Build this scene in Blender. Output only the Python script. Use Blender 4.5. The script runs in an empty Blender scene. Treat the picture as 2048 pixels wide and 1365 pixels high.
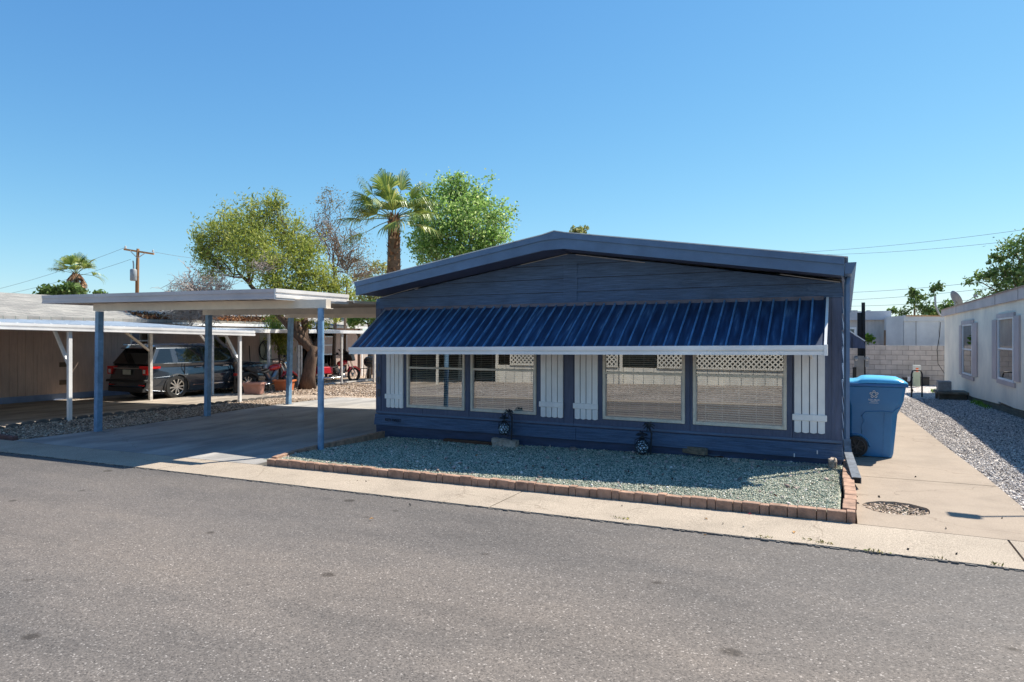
import bpy, math, random
import numpy as np
from mathutils import Vector, Matrix
from mathutils.geometry import tessellate_polygon
R = math.radians
rnd = random.Random(7)
C = bpy.context.scene.collection
sc = bpy.context.scene
# ---------------------------------------------------------------- camera model
F = 1308.0; HV = 675.0; CAMZ = 1.55; YAW = R(27.2)
FW = (-math.sin(YAW), math.cos(YAW)); RT = (math.cos(YAW), math.sin(YAW))
def PW(u, v, d):
    t = (u-1024)/F
    return Vector(((FW[0]+RT[0]*t)*d, (FW[1]+RT[1]*t)*d, CAMZ+(HV-v)*d/F))
def DX(u, X): return X/(FW[0]+RT[0]*(u-1024)/F)
def DY(u, Y): return Y/(FW[1]+RT[1]*(u-1024)/F)
def PX(u, v, X): return PW(u, v, DX(u, X))
def PY(u, v, Y): return PW(u, v, DY(u, Y))
def ss(a, b, x):
    t = min(1, max(0, (x-a)/(b-a))); return t*t*(3-2*t)
def zg(X, Y):
    z = .019*max(X, -24) if X < 0 else .010*min(X, 8)
    z += .09*ss(7.6, 12.4, Y)*ss(-14.4, -13.0, X)*(1-ss(-7.6, -6.6, X))*(1-ss(14, 20, Y))
    z += .085*ss(6.0, 7.2, Y)*(1-ss(-14.3, -12.95, X))
    z -= .030*max(0, min(Y, 28)-15)*ss(-2.5, 0.2, X)
    return z
def G(u, v, off=0.0):
    d = 10.0
    for _ in range(40):
        p = PW(u, v, d); d = (CAMZ-zg(p.x, p.y)-off)*F/(v-HV)
    p = PW(u, v, d); return Vector((p.x, p.y, zg(p.x, p.y)+off))
# ---------------------------------------------------------------- materials
_M = {}
def newmat(name):
    m = bpy.data.materials.new(name); m.use_nodes = True
    return m, m.node_tree.nodes, m.node_tree.links, m.node_tree.nodes['Principled BSDF']
def ramp(N, stops, interp='LINEAR'):
    r = N.new('ShaderNodeValToRGB'); r.color_ramp.interpolation = interp
    e = r.color_ramp.elements
    while len(e) < len(stops): e.new(.5)
    for k, (p, c) in enumerate(stops):
        e[k].position = p; e[k].color = (c[0], c[1], c[2], 1)
    return r
def sc3(c, k): return tuple(min(1, x*k) for x in c)
def coords(N, L, stretch=(1, 1, 1), kind='Object'):
    tc = N.new('ShaderNodeTexCoord'); mp = N.new('ShaderNodeMapping')
    mp.inputs['Scale'].default_value = stretch
    L.new(tc.outputs[kind], mp.inputs['Vector']); return mp.outputs[0]
def mat(name, c, rough=.6, var=.18, vs=3.0, bump=0.0, bs=60, metal=0.0, stretch=(1, 1, 1), c2=None, spec=.5, coat=0.0):
    if name in _M: return _M[name]
    m, N, L, P = newmat(name)
    v = coords(N, L, stretch)
    n = N.new('ShaderNodeTexNoise'); n.inputs['Scale'].default_value = vs; n.inputs['Detail'].default_value = 6; n.inputs['Roughness'].default_value = .65
    L.new(v, n.inputs['Vector'])
    a = c2 if c2 else sc3(c, 1-var)
    b = c if c2 else sc3(c, 1+var)
    r = ramp(N, [(.32, a), (.68, b)]); L.new(n.outputs['Fac'], r.inputs[0])
    v5 = coords(N, L); n5 = N.new('ShaderNodeTexNoise'); n5.inputs['Scale'].default_value = .9; n5.inputs['Detail'].default_value = 5; n5.inputs['Roughness'].default_value = .6; L.new(v5, n5.inputs['Vector'])
    r5 = ramp(N, [(.33, (.86, .86, .87)), (.66, (1.13, 1.12, 1.10))]); L.new(n5.outputs['Fac'], r5.inputs[0])
    m5 = N.new('ShaderNodeMix'); m5.data_type = 'RGBA'; m5.blend_type = 'MULTIPLY'; m5.inputs[0].default_value = 1; L.new(r.outputs[0], m5.inputs[6]); L.new(r5.outputs[0], m5.inputs[7]); L.new(m5.outputs[2], P.inputs['Base Color'])
    P.inputs['Roughness'].default_value = rough; P.inputs['Metallic'].default_value = metal
    P.inputs['Specular IOR Level'].default_value = spec
    if coat: P.inputs['Coat Weight'].default_value = coat; P.inputs['Coat Roughness'].default_value = .04
    if bump:
        n2 = N.new('ShaderNodeTexNoise'); n2.inputs['Scale'].default_value = bs; n2.inputs['Detail'].default_value = 4
        L.new(v, n2.inputs['Vector']); bp = N.new('ShaderNodeBump'); bp.inputs['Strength'].default_value = bump; bp.inputs['Distance'].default_value = .01
        L.new(n2.outputs['Fac'], bp.inputs['Height']); L.new(bp.outputs[0], P.inputs['Normal'])
    _M[name] = m; return m
def gravelmat(name, stops, scale=45, rough=.85, bump=.8, big=.25):
    """ground covered in small stones: one tone per Voronoi cell, dark gaps, slow drift"""
    m, N, L, P = newmat(name)
    v = coords(N, L)
    vo = N.new('ShaderNodeTexVoronoi'); vo.inputs['Scale'].default_value = scale
    L.new(v, vo.inputs['Vector'])
    sp = N.new('ShaderNodeSeparateColor'); L.new(vo.outputs['Color'], sp.inputs[0])
    r = ramp(N, stops); L.new(sp.outputs[0], r.inputs[0])
    n = N.new('ShaderNodeTexNoise'); n.inputs['Scale'].default_value = .7; n.inputs['Detail'].default_value = 5; L.new(v, n.inputs['Vector'])
    mr = N.new('ShaderNodeMapRange'); mr.inputs['From Min'].default_value = .3; mr.inputs['From Max'].default_value = .7
    mr.inputs['To Min'].default_value = 1-big; mr.inputs['To Max'].default_value = 1+big*.6
    L.new(n.outputs['Fac'], mr.inputs['Value'])
    mx = N.new('ShaderNodeMix'); mx.data_type = 'RGBA'; mx.blend_type = 'MULTIPLY'; mx.inputs[0].default_value = 1
    L.new(r.outputs[0], mx.inputs[6]); L.new(mr.outputs[0], mx.inputs[7]); L.new(mx.outputs[2], P.inputs['Base Color'])
    bp = N.new('ShaderNodeBump'); bp.inputs['Strength'].default_value = bump; bp.inputs['Distance'].default_value = .012; bp.invert = True
    L.new(vo.outputs['Distance'], bp.inputs['Height']); L.new(bp.outputs[0], P.inputs['Normal'])
    P.inputs['Roughness'].default_value = rough; P.inputs['Specular IOR Level'].default_value = .25
    _M[name] = m; return m
def islandmat(name, stops, rough=.8, trans=0.0, spec=.3):
    """stones or leaves: one tone per loose piece"""
    m, N, L, P = newmat(name)
    g = N.new('ShaderNodeNewGeometry'); r = ramp(N, stops); L.new(g.outputs['Random Per Island'], r.inputs[0])
    L.new(r.outputs[0], P.inputs['Base Color']); P.inputs['Roughness'].default_value = rough
    P.inputs['Specular IOR Level'].default_value = spec
    if trans:
        tl = N.new('ShaderNodeBsdfTranslucent'); ml = N.new('ShaderNodeMixShader'); ml.inputs[0].default_value = trans
        L.new(r.outputs[0], tl.inputs[0]); L.new(P.outputs[0], ml.inputs[1]); L.new(tl.outputs[0], ml.inputs[2])
        L.new(ml.outputs[0], N['Material Output'].inputs['Surface'])
    _M[name] = m; return m
def glassmat(name, refl=.35, tint=(.9, .95, .95)):
    m, N, L, P = newmat(name)
    N.remove(P)
    t = N.new('ShaderNodeBsdfTransparent'); t.inputs[0].default_value = (*tint, 1)
    g = N.new('ShaderNodeBsdfGlossy'); g.inputs['Roughness'].default_value = .004
    fr = N.new('ShaderNodeFresnel'); fr.inputs['IOR'].default_value = 1.5
    ad = N.new('ShaderNodeMath'); ad.operation = 'ADD'; ad.use_clamp = True; ad.inputs[1].default_value = refl
    mx = N.new('ShaderNodeMixShader'); L.new(fr.outputs[0], ad.inputs[0]); L.new(ad.outputs[0], mx.inputs[0])
    L.new(t.outputs[0], mx.inputs[1]); L.new(g.outputs[0], mx.inputs[2]); L.new(mx.outputs[0], N['Material Output'].inputs['Surface'])
    _M[name] = m; return m
# ---------------------------------------------------------------- mesh builder
class MB:
    def __init__(s): s.v = []; s.f = []
    def add(s, vs, fs):
        o = len(s.v); s.v += [tuple(p) for p in vs]; s.f += [tuple(i+o for i in f) for f in fs]; return s
    def box(s, x0, x1, y0, y1, z0, z1):
        return s.add([(x0, y0, z0), (x1, y0, z0), (x1, y1, z0), (x0, y1, z0), (x0, y0, z1), (x1, y0, z1), (x1, y1, z1), (x0, y1, z1)],
                     [(0, 3, 2, 1), (4, 5, 6, 7), (0, 1, 5, 4), (1, 2, 6, 5), (2, 3, 7, 6), (3, 0, 4, 7)])
    def hexa(s, p):  # 8 points, bottom loop then top loop
        return s.add(p, [(0, 3, 2, 1), (4, 5, 6, 7), (0, 1, 5, 4), (1, 2, 6, 5), (2, 3, 7, 6), (3, 0, 4, 7)])
    def bar(s, p, q, w, h=None, up=(0, 0, 1)):
        p = Vector(p); q = Vector(q); h = w if h is None else h
        d = (q-p).normalized(); u = Vector(up)
        if abs(d.dot(u)) > .98: u = Vector((0, 1, 0))
        a = d.cross(u).normalized()*w/2; b = a.cross(d).normalized()*h/2
        return s.hexa([p-a-b, p+a-b, p+a+b, p-a+b, q-a-b, q+a-b, q+a+b, q-a+b])
    def tube(s, pts, rad, n=6, cap=True):
        pts = [Vector(p) for p in pts]
        if not hasattr(rad, '__len__'): rad = [rad]*len(pts)
        vs = []; prev = None
        for i, p in enumerate(pts):
            d = (pts[min(i+1, len(pts)-1)]-pts[max(i-1, 0)])
            d = d.normalized() if d.length > 1e-9 else Vector((0, 0, 1))
            if prev is None:
                a = d.cross(Vector((0, 0, 1)))
                if a.length < .05: a = d.cross(Vector((0, 1, 0)))
            else: a = prev - d*prev.dot(d)
            a.normalize(); prev = a; b = d.cross(a)
            for k in range(n):
                t = 2*math.pi*k/n; vs.append(p+(a*math.cos(t)+b*math.sin(t))*rad[i])
        fs = []
        for i in range(len(pts)-1):
            for k in range(n):
                k2 = (k+1) % n; fs.append((i*n+k, (i)*n+k2, (i+1)*n+k2, (i+1)*n+k))
        if cap:
            fs.append(tuple(range(n-1, -1, -1))); fs.append(tuple((len(pts)-1)*n+k for k in range(n)))
        return s.add(vs, fs)
    def cyl(s, p, q, r, n=16, r2=None): return s.tube([p, q], [r, r if r2 is None else r2], n)
    def lathe(s, prof, c=(0, 0, 0), n=24):
        vs = []; fs = []
        for (r, z) in prof:
            for k in range(n):
                t = 2*math.pi*k/n; vs.append((c[0]+r*math.cos(t), c[1]+r*math.sin(t), c[2]+z))
        for i in range(len(prof)-1):
            for k in range(n):
                k2 = (k+1) % n; fs.append((i*n+k, i*n+k2, (i+1)*n+k2, (i+1)*n+k))
        fs.append(tuple(range(n-1, -1, -1))); fs.append(tuple((len(prof)-1)*n+k for k in range(n)))
        return s.add(vs, fs)
    def prism(s, poly, a0, a1, axis='y'):
        """poly in the plane across axis; y: (x,z), x: (y,z), z: (x,y)"""
        n = len(poly)
        def P(p, a): return (p[0], a, p[1]) if axis == 'y' else ((a, p[0], p[1]) if axis == 'x' else (p[0], p[1], a))
        vs = [P(p, a0) for p in poly]+[P(p, a1) for p in poly]
        tris = tessellate_polygon([[Vector((p[0], p[1], 0)) for p in poly]])
        fs = [tuple(t) for t in tris]+[tuple(i+n for i in reversed(t)) for t in tris]
        fs += [(i, (i+1) % n, (i+1) % n+n, i+n) for i in range(n)]
        return s.add(vs, fs)
    def grid(s, xs, ys, zf):
        nx, ny = len(xs), len(ys)
        return s.add([(x, y, zf(x, y)) for y in ys for x in xs],
                     [(j*nx+i, j*nx+i+1, (j+1)*nx+i+1, (j+1)*nx+i) for j in range(ny-1) for i in range(nx-1)])
    def slab(s, x0, x1, y0, y1, off=0.0, th=.08, step=.6):
        nx = max(2, int(abs(x1-x0)/step)+2); ny = max(2, int(abs(y1-y0)/step)+2)
        xs = list(np.linspace(x0, x1, nx)); ys = list(np.linspace(y0, y1, ny))
        s.grid(xs, ys, lambda x, y: zg(x, y)+off)
        for (a, b, rng, fx) in ((x0, x1, xs, 0), (y0, y1, ys, 1)):
            for e in (a, b):
                for i in range(len(rng)-1):
                    p = [(rng[i], e), (rng[i+1], e)] if fx == 0 and False else ([(e, ys[0])] if False else None)
        def wall(pts):
            for (p, q) in zip(pts[:-1], pts[1:]):
                zp, zq = zg(*p)+off, zg(*q)+off
                s.add([(p[0], p[1], zp-th), (q[0], q[1], zq-th), (q[0], q[1], zq), (p[0], p[1], zp)], [(0, 1, 2, 3)])
        wall([(x, y0) for x in xs]); wall([(x1, y) for y in ys]); wall([(x, y1) for x in reversed(xs)]); wall([(x0, y) for y in reversed(ys)])
        return s
    def build(s, name, m=None, parent=None, local=False, smooth=False, bevel=0, seg=2, autos=None):
        me = bpy.data.meshes.new(name)
        vs = np.array([tuple(p) for p in s.v], dtype=float)
        if parent is not None and not local:
            o = parent; off = Vector((0, 0, 0))
            while o is not None: off += o.location; o = o.parent
            vs = vs-np.array(off)
        me.from_pydata(vs.tolist(), [], s.f); me.validate()
        import bmesh
        bm = bmesh.new(); bm.from_mesh(me); bmesh.ops.recalc_face_normals(bm, faces=bm.faces); bm.to_mesh(me); bm.free()
        ob = bpy.data.objects.new(name, me); C.objects.link(ob)
        if m: me.materials.append(m)
        if parent is not None: ob.parent = parent
        if smooth:
            for p in me.polygons: p.use_smooth = True
            if autos:
                md = ob.modifiers.new('es', 'EDGE_SPLIT'); md.split_angle = R(autos)
        if bevel:
            b = ob.modifiers.new('bevel', 'BEVEL'); b.width = bevel; b.segments = seg; b.limit_method = 'ANGLE'; b.angle_limit = R(35)
        return ob
def nparr(name, V, Fq, m, parent=None, nv=4):
    """big mesh from numpy arrays: V (n,3), Fq (k,nv) faces"""
    me = bpy.data.meshes.new(name)
    if parent is not None:
        o = parent; off = Vector((0, 0, 0))
        while o is not None: off += o.location; o = o.parent
        V = V-np.array(off)
    me.vertices.add(len(V)); me.vertices.foreach_set('co', V.astype(np.float32).ravel())
    me.loops.add(len(Fq)*nv); me.loops.foreach_set('vertex_index', Fq.astype(np.int32).ravel())
    me.polygons.add(len(Fq)); me.polygons.foreach_set('loop_start', np.arange(0, len(Fq)*nv, nv, dtype=np.int32))
    me.polygons.foreach_set('loop_total', np.full(len(Fq), nv, dtype=np.int32)); me.update(calc_edges=True); me.validate()
    ob = bpy.data.objects.new(name, me); C.objects.link(ob); me.materials.append(m)
    if parent is not None: ob.parent = parent
    return ob
def thing(name, label, cat, loc=(0, 0, 0), rz=0, group=None):
    o = bpy.data.objects.new(name, None); C.objects.link(o); o.location = loc; o.rotation_euler = (0, 0, rz)
    o['label'] = label; o['category'] = cat; o.empty_display_size = .2
    if group: o['group'] = group
    return o
def tag(o, label, cat, group=None, kind=None):
    o['label'] = label; o['category'] = cat
    if group: o['group'] = group
    if kind: o['kind'] = kind
    return o
def lone(name, mb, m, label, cat, group=None, **k):
    """a thing that is one mesh: origin moved to its base centre"""
    a = np.array([tuple(p) for p in mb.v], dtype=float); c = (a.min(0)+a.max(0))/2; c[2] = a[:, 2].min()
    mb.v = [tuple(p) for p in (a-c)]
    o = mb.build(name, m, **k); o.location = c; return tag(o, label, cat, group)
def struct(name, mb, m, **k):
    o = mb.build(name, m, **k); o['kind'] = 'structure'; return o
def stuff(o, label, cat):
    return tag(o, label, cat, None, 'stuff')
def txt(s, size, ext, name, m, parent, mtx):
    cu = bpy.data.curves.new('t', 'FONT'); cu.body = s; cu.size = size; cu.extrude = ext; cu.align_x = 'CENTER'; cu.align_y = 'CENTER'
    ob = bpy.data.objects.new('t', cu); C.objects.link(ob)
    dg = bpy.context.evaluated_depsgraph_get(); me = bpy.data.meshes.new_from_object(ob.evaluated_get(dg))
    C.objects.unlink(ob); bpy.data.objects.remove(ob)
    me.transform(mtx); me.materials.clear(); me.materials.append(m)
    o = bpy.data.objects.new(name, me); C.objects.link(o); o.parent = parent; return o
def stones(name, n, area, size, zf, m, test=None, seed=1, flat=.6):
    g = np.random.default_rng(seed); x = g.uniform(area[0], area[1], n); y = g.uniform(area[2], area[3], n)
    if test is not None:
        k = np.array([test(a, b) for a, b in zip(x, y)]); x = x[k]; y = y[k]; n = len(x)
    z = np.array([zf(a, b) for a, b in zip(x, y)])
    s = size*np.exp(g.normal(0, .28, n))/2
    base = np.array([[1, 0, 0], [0, 1, 0], [-1, 0, 0], [0, -1, 0], [0, 0, 1], [0, 0, -1]], float)
    rot = g.uniform(0, 6.28, n); asp = g.uniform(.6, 1, n); tilt = g.uniform(-.6, .6, n)
    P = np.repeat(base[None], n, 0)+g.normal(0, .16, (n, 6, 3))
    P[:, :, 1] *= asp[:, None]; P[:, :, 2] *= flat
    c, s2 = np.cos(tilt)[:, None], np.sin(tilt)[:, None]
    X, Z = P[:, :, 0]*c-P[:, :, 2]*s2, P[:, :, 0]*s2+P[:, :, 2]*c
    c, s3 = np.cos(rot)[:, None], np.sin(rot)[:, None]
    Xr, Yr = X*c-P[:, :, 1]*s3, X*s3+P[:, :, 1]*c
    V = np.stack([Xr*s[:, None]+x[:, None], Yr*s[:, None]+y[:, None], Z*s[:, None]+(z+s*flat*.35+g.uniform(0, size*.35, n))[:, None]], 2).reshape(-1, 3)
    fb = np.array([[0, 1, 4], [1, 2, 4], [2, 3, 4], [3, 0, 4], [1, 0, 5], [2, 1, 5], [3, 2, 5], [0, 3, 5]])
    Fq = (fb[None]+(np.arange(n)*6)[:, None, None]).reshape(-1, 3)
    return nparr(name, V, Fq, m, nv=3)
def leaves(name, Cn, ln, wd, m, parent, seed=1, up=.3, hang=0.0):
    g = np.random.default_rng(seed); n = len(Cn); Cn = np.array(Cn, float)
    d = g.normal(0, 1, (n, 3)); d[:, 2] -= hang; d /= np.linalg.norm(d, axis=1)[:, None]
    w = g.normal(0, 1, (n, 3)); w[:, 2] *= (1-up); w = np.cross(d, w); w /= np.linalg.norm(w, axis=1)[:, None]+1e-9
    s = np.exp(g.normal(0, .22, n))[:, None]
    V = np.stack([Cn-d*ln/2*s, Cn+w*wd/2*s-d*ln*.05*s, Cn+d*ln/2*s, Cn-w*wd/2*s-d*ln*.05*s], 1).reshape(-1, 3)
    return nparr(name, V, np.arange(n*4).reshape(-1, 4), m, parent)
# ================================================================ materials used
navy = mat('navy_board', (.074, .130, .235), rough=.5, var=.38, vs=9, bump=.8, bs=50, stretch=(.35, 1, 9))
navyv = mat('navy_panel', (.082, .105, .180), rough=.6, var=.18, vs=5, bump=.25, bs=30, stretch=(5, 1, .6))
navyt = mat('navy_trim', (.080, .145, .255), rough=.45, var=.14, vs=4, bump=.15)
navyd = mat('navy_skirt', (.034, .054, .112), rough=.6, var=.35, vs=5, bump=.4, stretch=(.5, 1, 4))
soffitm = mat('navy_soffit', (.05, .07, .13), rough=.7)
awnm = None
cream = mat('window_frame_paint', (.68, .63, .54), rough=.45, var=.12, vs=14)
shutm = mat('shutter_paint', (.84, .85, .86), rough=.45, var=.05, vs=3, bump=.1, bs=80, stretch=(4, 1, .5))
gutw = mat('white_enamel', (.83, .83, .83), rough=.35, var=.05, vs=2)
caulk = mat('caulk', (.42, .42, .42), rough=.8)
blindm = mat('blind_vinyl', (.86, .82, .74), rough=.5, var=.05)
cordm = mat('blind_cord', (.75, .73, .68), rough=.7)
panem = glassmat('window_glass', .30)
panem2 = glassmat('window_glass_plain', .25)
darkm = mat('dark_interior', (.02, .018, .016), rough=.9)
roofw = mat('roof_coating', (.62, .62, .62), rough=.8, var=.15, vs=2)
blue = mat('blue_post_paint', (.17, .31, .48), rough=.45, var=.25, vs=8, bump=.1)
cpm = mat('carport_fascia_shaded', (.48, .42, .43), rough=.4, var=.10, vs=3, stretch=(.4, .4, 6))  # same white fascia enamel, with shade worked into a darker purplish colour
cpb = mat('carport_beam_enamel', (.68, .60, .50), rough=.45, var=.08, vs=3)
cpw = mat('carport_fascia_sunlit', (.74, .71, .68), rough=.4, var=.05)  # same fascia enamel, kept lighter to show the sunlit side
steel = mat('galvanised_steel', (.35, .36, .37), rough=.45, metal=.6, var=.2, vs=12)
blackm = mat('black_plastic', (.02, .02, .022), rough=.5)
brickm = mat('edging_brick', (.35, .215, .15), rough=.85, var=.38, vs=9, bump=.5, bs=120)
conc = None
def awning_material():
    m, N, L, P = newmat('awning_enamel'); v = coords(N, L, (6, .7, .7))
    n = N.new('ShaderNodeTexNoise'); n.inputs['Scale'].default_value = 3; n.inputs['Detail'].default_value = 7; L.new(v, n.inputs['Vector'])
    r = ramp(N, [(.30, (.010, .022, .055)), (.50, (.019, .046, .105)), (.64, (.034, .085, .175)), (.76, (.17, .25, .34))]); L.new(n.outputs['Fac'], r.inputs[0])
    L.new(r.outputs[0], P.inputs['Base Color']); P.inputs['Roughness'].default_value = .38
    return m
awnm = awning_material()
ribm = mat('awning_rib_enamel', (.09, .21, .38), rough=.35, var=.4, vs=5)
def concrete(name, c, spk=.25, crack=True, stain=None):
    m, N, L, P = newmat(name); v = coords(N, L)
    n = N.new('ShaderNodeTexNoise'); n.inputs['Scale'].default_value = 1.3; n.inputs['Detail'].default_value = 9; n.inputs['Roughness'].default_value = .7; L.new(v, n.inputs['Vector'])
    r = ramp(N, [(.30, sc3(c, .80)), (.5, c), (.72, sc3(c, 1.13))]); L.new(n.outputs['Fac'], r.inputs[0])
    f = N.new('ShaderNodeTexNoise'); f.inputs['Scale'].default_value = 110; f.inputs['Detail'].default_value = 2; L.new(v, f.inputs['Vector'])
    fr = ramp(N, [(.35, (1-spk,)*3), (.62, (1+spk*.4,)*3)]); L.new(f.outputs['Fac'], fr.inputs[0])
    mx = N.new('ShaderNodeMix'); mx.data_type = 'RGBA'; mx.blend_type = 'MULTIPLY'; mx.inputs[0].default_value = 1
    L.new(r.outputs[0], mx.inputs[6]); L.new(fr.outputs[0], mx.inputs[7]); out = mx.outputs[2]
    if stain:
        v2 = coords(N, L, (.5, .16, 1)); s = N.new('ShaderNodeTexNoise'); s.inputs['Scale'].default_value = 3.2; s.inputs['Detail'].default_value = 7; s.inputs['Distortion'].default_value = .6
        L.new(v2, s.inputs['Vector']); sr = ramp(N, [(.40, (1, 1, 1)), (.60, stain)]); L.new(s.outputs['Fac'], sr.inputs[0])
        m2 = N.new('ShaderNodeMix'); m2.data_type = 'RGBA'; m2.blend_type = 'MULTIPLY'; m2.inputs[0].default_value = 1
        L.new(out, m2.inputs[6]); L.new(sr.outputs[0], m2.inputs[7]); out = m2.outputs[2]
    ce = N.new('ShaderNodeTexVoronoi'); ce.feature = 'DISTANCE_TO_EDGE'; ce.inputs['Scale'].default_value = .42; cn = N.new('ShaderNodeTexNoise'); cn.inputs['Scale'].default_value = 2.5; cn.inputs['Detail'].default_value = 6; L.new(v, cn.inputs['Vector'])
    cm = N.new('ShaderNodeVectorMath'); cm.operation = 'MULTIPLY_ADD'; cm.inputs[1].default_value = (.5, .5, .5); L.new(cn.outputs['Color'], cm.inputs[0]); L.new(v, cm.inputs[2]); L.new(cm.outputs[0], ce.inputs['Vector'])
    cr_ = ramp(N, [(.0, (.62, .60, .58)), (.0022, (.75, .73, .71)), (.0035, (1, 1, 1))]); L.new(ce.outputs['Distance'], cr_.inputs[0])
    m9 = N.new('ShaderNodeMix'); m9.data_type = 'RGBA'; m9.blend_type = 'MULTIPLY'; m9.inputs[0].default_value = .8; L.new(out, m9.inputs[6]); L.new(cr_.outputs[0], m9.inputs[7]); out = m9.outputs[2]
    L.new(out, P.inputs['Base Color']); P.inputs['Roughness'].default_value = .85; P.inputs['Specular IOR Level'].default_value = .3
    bp = N.new('ShaderNodeBump'); bp.inputs['Strength'].default_value = .35; bp.inputs['Distance'].default_value = .004
    L.new(f.outputs['Fac'], bp.inputs['Height']); L.new(bp.outputs[0], P.inputs['Normal']); return m
gutc = concrete('gutter_concrete', (.40, .335, .265), .35)
walkc = concrete('walkway_concrete', (.335, .270, .210), .14)
drivec = concrete('driveway_concrete', (.41, .39, .365), .12, stain=(.66, .67, .69))
ndrivec = concrete('neighbour_driveway_concrete', (.42, .36, .30), .12, stain=(.6, .6, .6))
def asphalt():
    m, N, L, P = newmat('asphalt'); v = coords(N, L)
    vo = N.new('ShaderNodeTexVoronoi'); vo.inputs['Scale'].default_value = 125; L.new(v, vo.inputs['Vector'])
    sp = N.new('ShaderNodeSeparateColor'); L.new(vo.outputs['Color'], sp.inputs[0])
    r = ramp(N, [(0, (.070, .062, .056)), (.10, (.110, .098, .089)), (.5, (.150, .134, .120)), (.84, (.180, .160, .143)), (.96, (.22, .195, .172)), (1, (.40, .37, .34))]); L.new(sp.outputs[0], r.inputs[0])
    # slow drift and wheel tracks along the street
    n = N.new('ShaderNodeTexNoise'); n.inputs['Scale'].default_value = .55; n.inputs['Detail'].default_value = 8; n.inputs['Roughness'].default_value = .68
    v2 = coords(N, L, (.45, 1.3, 1)); L.new(v2, n.inputs['Vector'])
    nr = ramp(N, [(.34, (.70, .71, .73)), (.5, (.98, .97, .97)), (.68, (1.22, 1.18, 1.14))]); L.new(n.outputs['Fac'], nr.inputs[0])
    mx = N.new('ShaderNodeMix'); mx.data_type = 'RGBA'; mx.blend_type = 'MULTIPLY'; mx.inputs[0].default_value = 1; mx.clamp_result = False
    L.new(r.outputs[0], mx.inputs[6]); L.new(nr.outputs[0], mx.inputs[7])
    # worn wheel paths and a darker sealed strip along the gutter
    sy = N.new('ShaderNodeSeparateXYZ'); L.new(v, sy.inputs[0]); wn = N.new('ShaderNodeTexNoise'); wn.inputs['Scale'].default_value = .5; wn.inputs['Detail'].default_value = 4; L.new(v, wn.inputs['Vector'])
    wa = N.new('ShaderNodeMath'); wa.operation = 'MULTIPLY_ADD'; wa.inputs[1].default_value = 1.5; L.new(wn.outputs['Fac'], wa.inputs[0]); L.new(sy.outputs[1], wa.inputs[2])
    wr = N.new('ShaderNodeMapRange'); wr.inputs['From Min'].default_value = 0; wr.inputs['From Max'].default_value = 6.5; L.new(wa.outputs[0], wr.inputs['Value'])
    wc = ramp(N, [(.0, (1.0, .98, .96)), (.25, (1.12, 1.09, 1.06)), (.42, (.98, .98, .98)), (.60, (1.08, 1.05, 1.02)), (.78, (.86, .87, .89)), (.93, (.74, .76, .79)), (1, (.82, .83, .85))]); L.new(wr.outputs[0], wc.inputs[0])
    mw_ = N.new('ShaderNodeMix'); mw_.data_type = 'RGBA'; mw_.blend_type = 'MULTIPLY'; mw_.inputs[0].default_value = 1; L.new(mx.outputs[2], mw_.inputs[6]); L.new(wc.outputs[0], mw_.inputs[7]); mx = mw_
    # oil drips
    vd = N.new('ShaderNodeTexVoronoi'); vd.inputs['Scale'].default_value = 2.3; vd.inputs['Randomness'].default_value = 1; L.new(coords(N, L, (.8, 1, 1)), vd.inputs['Vector'])
    sp2 = N.new('ShaderNodeSeparateColor'); L.new(vd.outputs['Color'], sp2.inputs[0])
    th = N.new('ShaderNodeMath'); th.operation = 'MULTIPLY'; th.inputs[1].default_value = .16; L.new(sp2.outputs[1], th.inputs[0])
    nz = N.new('ShaderNodeTexNoise'); nz.inputs['Scale'].default_value = 14; L.new(v, nz.inputs['Vector'])
    ad = N.new('ShaderNodeMath'); ad.operation = 'MULTIPLY_ADD'; ad.inputs[1].default_value = .06; L.new(nz.outputs['Fac'], ad.inputs[0]); L.new(vd.outputs['Distance'], ad.inputs[2])
    sb = N.new('ShaderNodeMath'); sb.operation = 'SUBTRACT'; L.new(ad.outputs[0], sb.inputs[0]); L.new(th.outputs[0], sb.inputs[1])
    dr = ramp(N, [(.0, (.48, .46, .44)), (.02, (.66, .64, .62)), (.05, (1, 1, 1))]); L.new(sb.outputs[0], dr.inputs[0])
    m2 = N.new('ShaderNodeMix'); m2.data_type = 'RGBA'; m2.blend_type = 'MULTIPLY'; m2.inputs[0].default_value = 1
    L.new(mx.outputs[2], m2.inputs[6]); L.new(dr.outputs[0], m2.inputs[7]); L.new(m2.outputs[2], P.inputs['Base Color'])
    P.inputs['Roughness'].default_value = .8; P.inputs['Specular IOR Level'].default_value = .35
    bp = N.new('ShaderNodeBump'); bp.inputs['Strength'].default_value = .35; bp.inputs['Distance'].default_value = .003; bp.invert = True
    L.new(vo.outputs['Distance'], bp.inputs['Height']); L.new(bp.outputs[0], P.inputs['Normal']); return m
asph = asphalt()
GRN = [(0, (.05, .07, .06)), (.20, (.14, .19, .155)), (.45, (.32, .39, .31)), (.68, (.52, .53, .41)), (.86, (.72, .66, .52)), (1, (.88, .82, .70))]
TAN = [(0, (.10, .075, .055)), (.3, (.30, .22, .16)), (.6, (.45, .34, .25)), (.85, (.58, .46, .36)), (1, (.72, .64, .55))]
GRY = [(0, (.10, .09, .09)), (.3, (.32, .29, .275)), (.6, (.50, .46, .43)), (.85, (.68, .62, .57)), (1, (.85, .80, .75))]
DRK = [(0, (.10, .08, .06)), (.35, (.30, .23, .18)), (.7, (.50, .39, .30)), (1, (.70, .60, .49))]
g_green = gravelmat('green_gravel', [(p, sc3(c, .75)) for p, c in GRN], 62)
g_tan = gravelmat('tan_gravel', TAN, 26); g_gry = gravelmat('grey_gravel', GRY, 34); g_drk = gravelmat('brown_gravel', DRK, 34)
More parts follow.
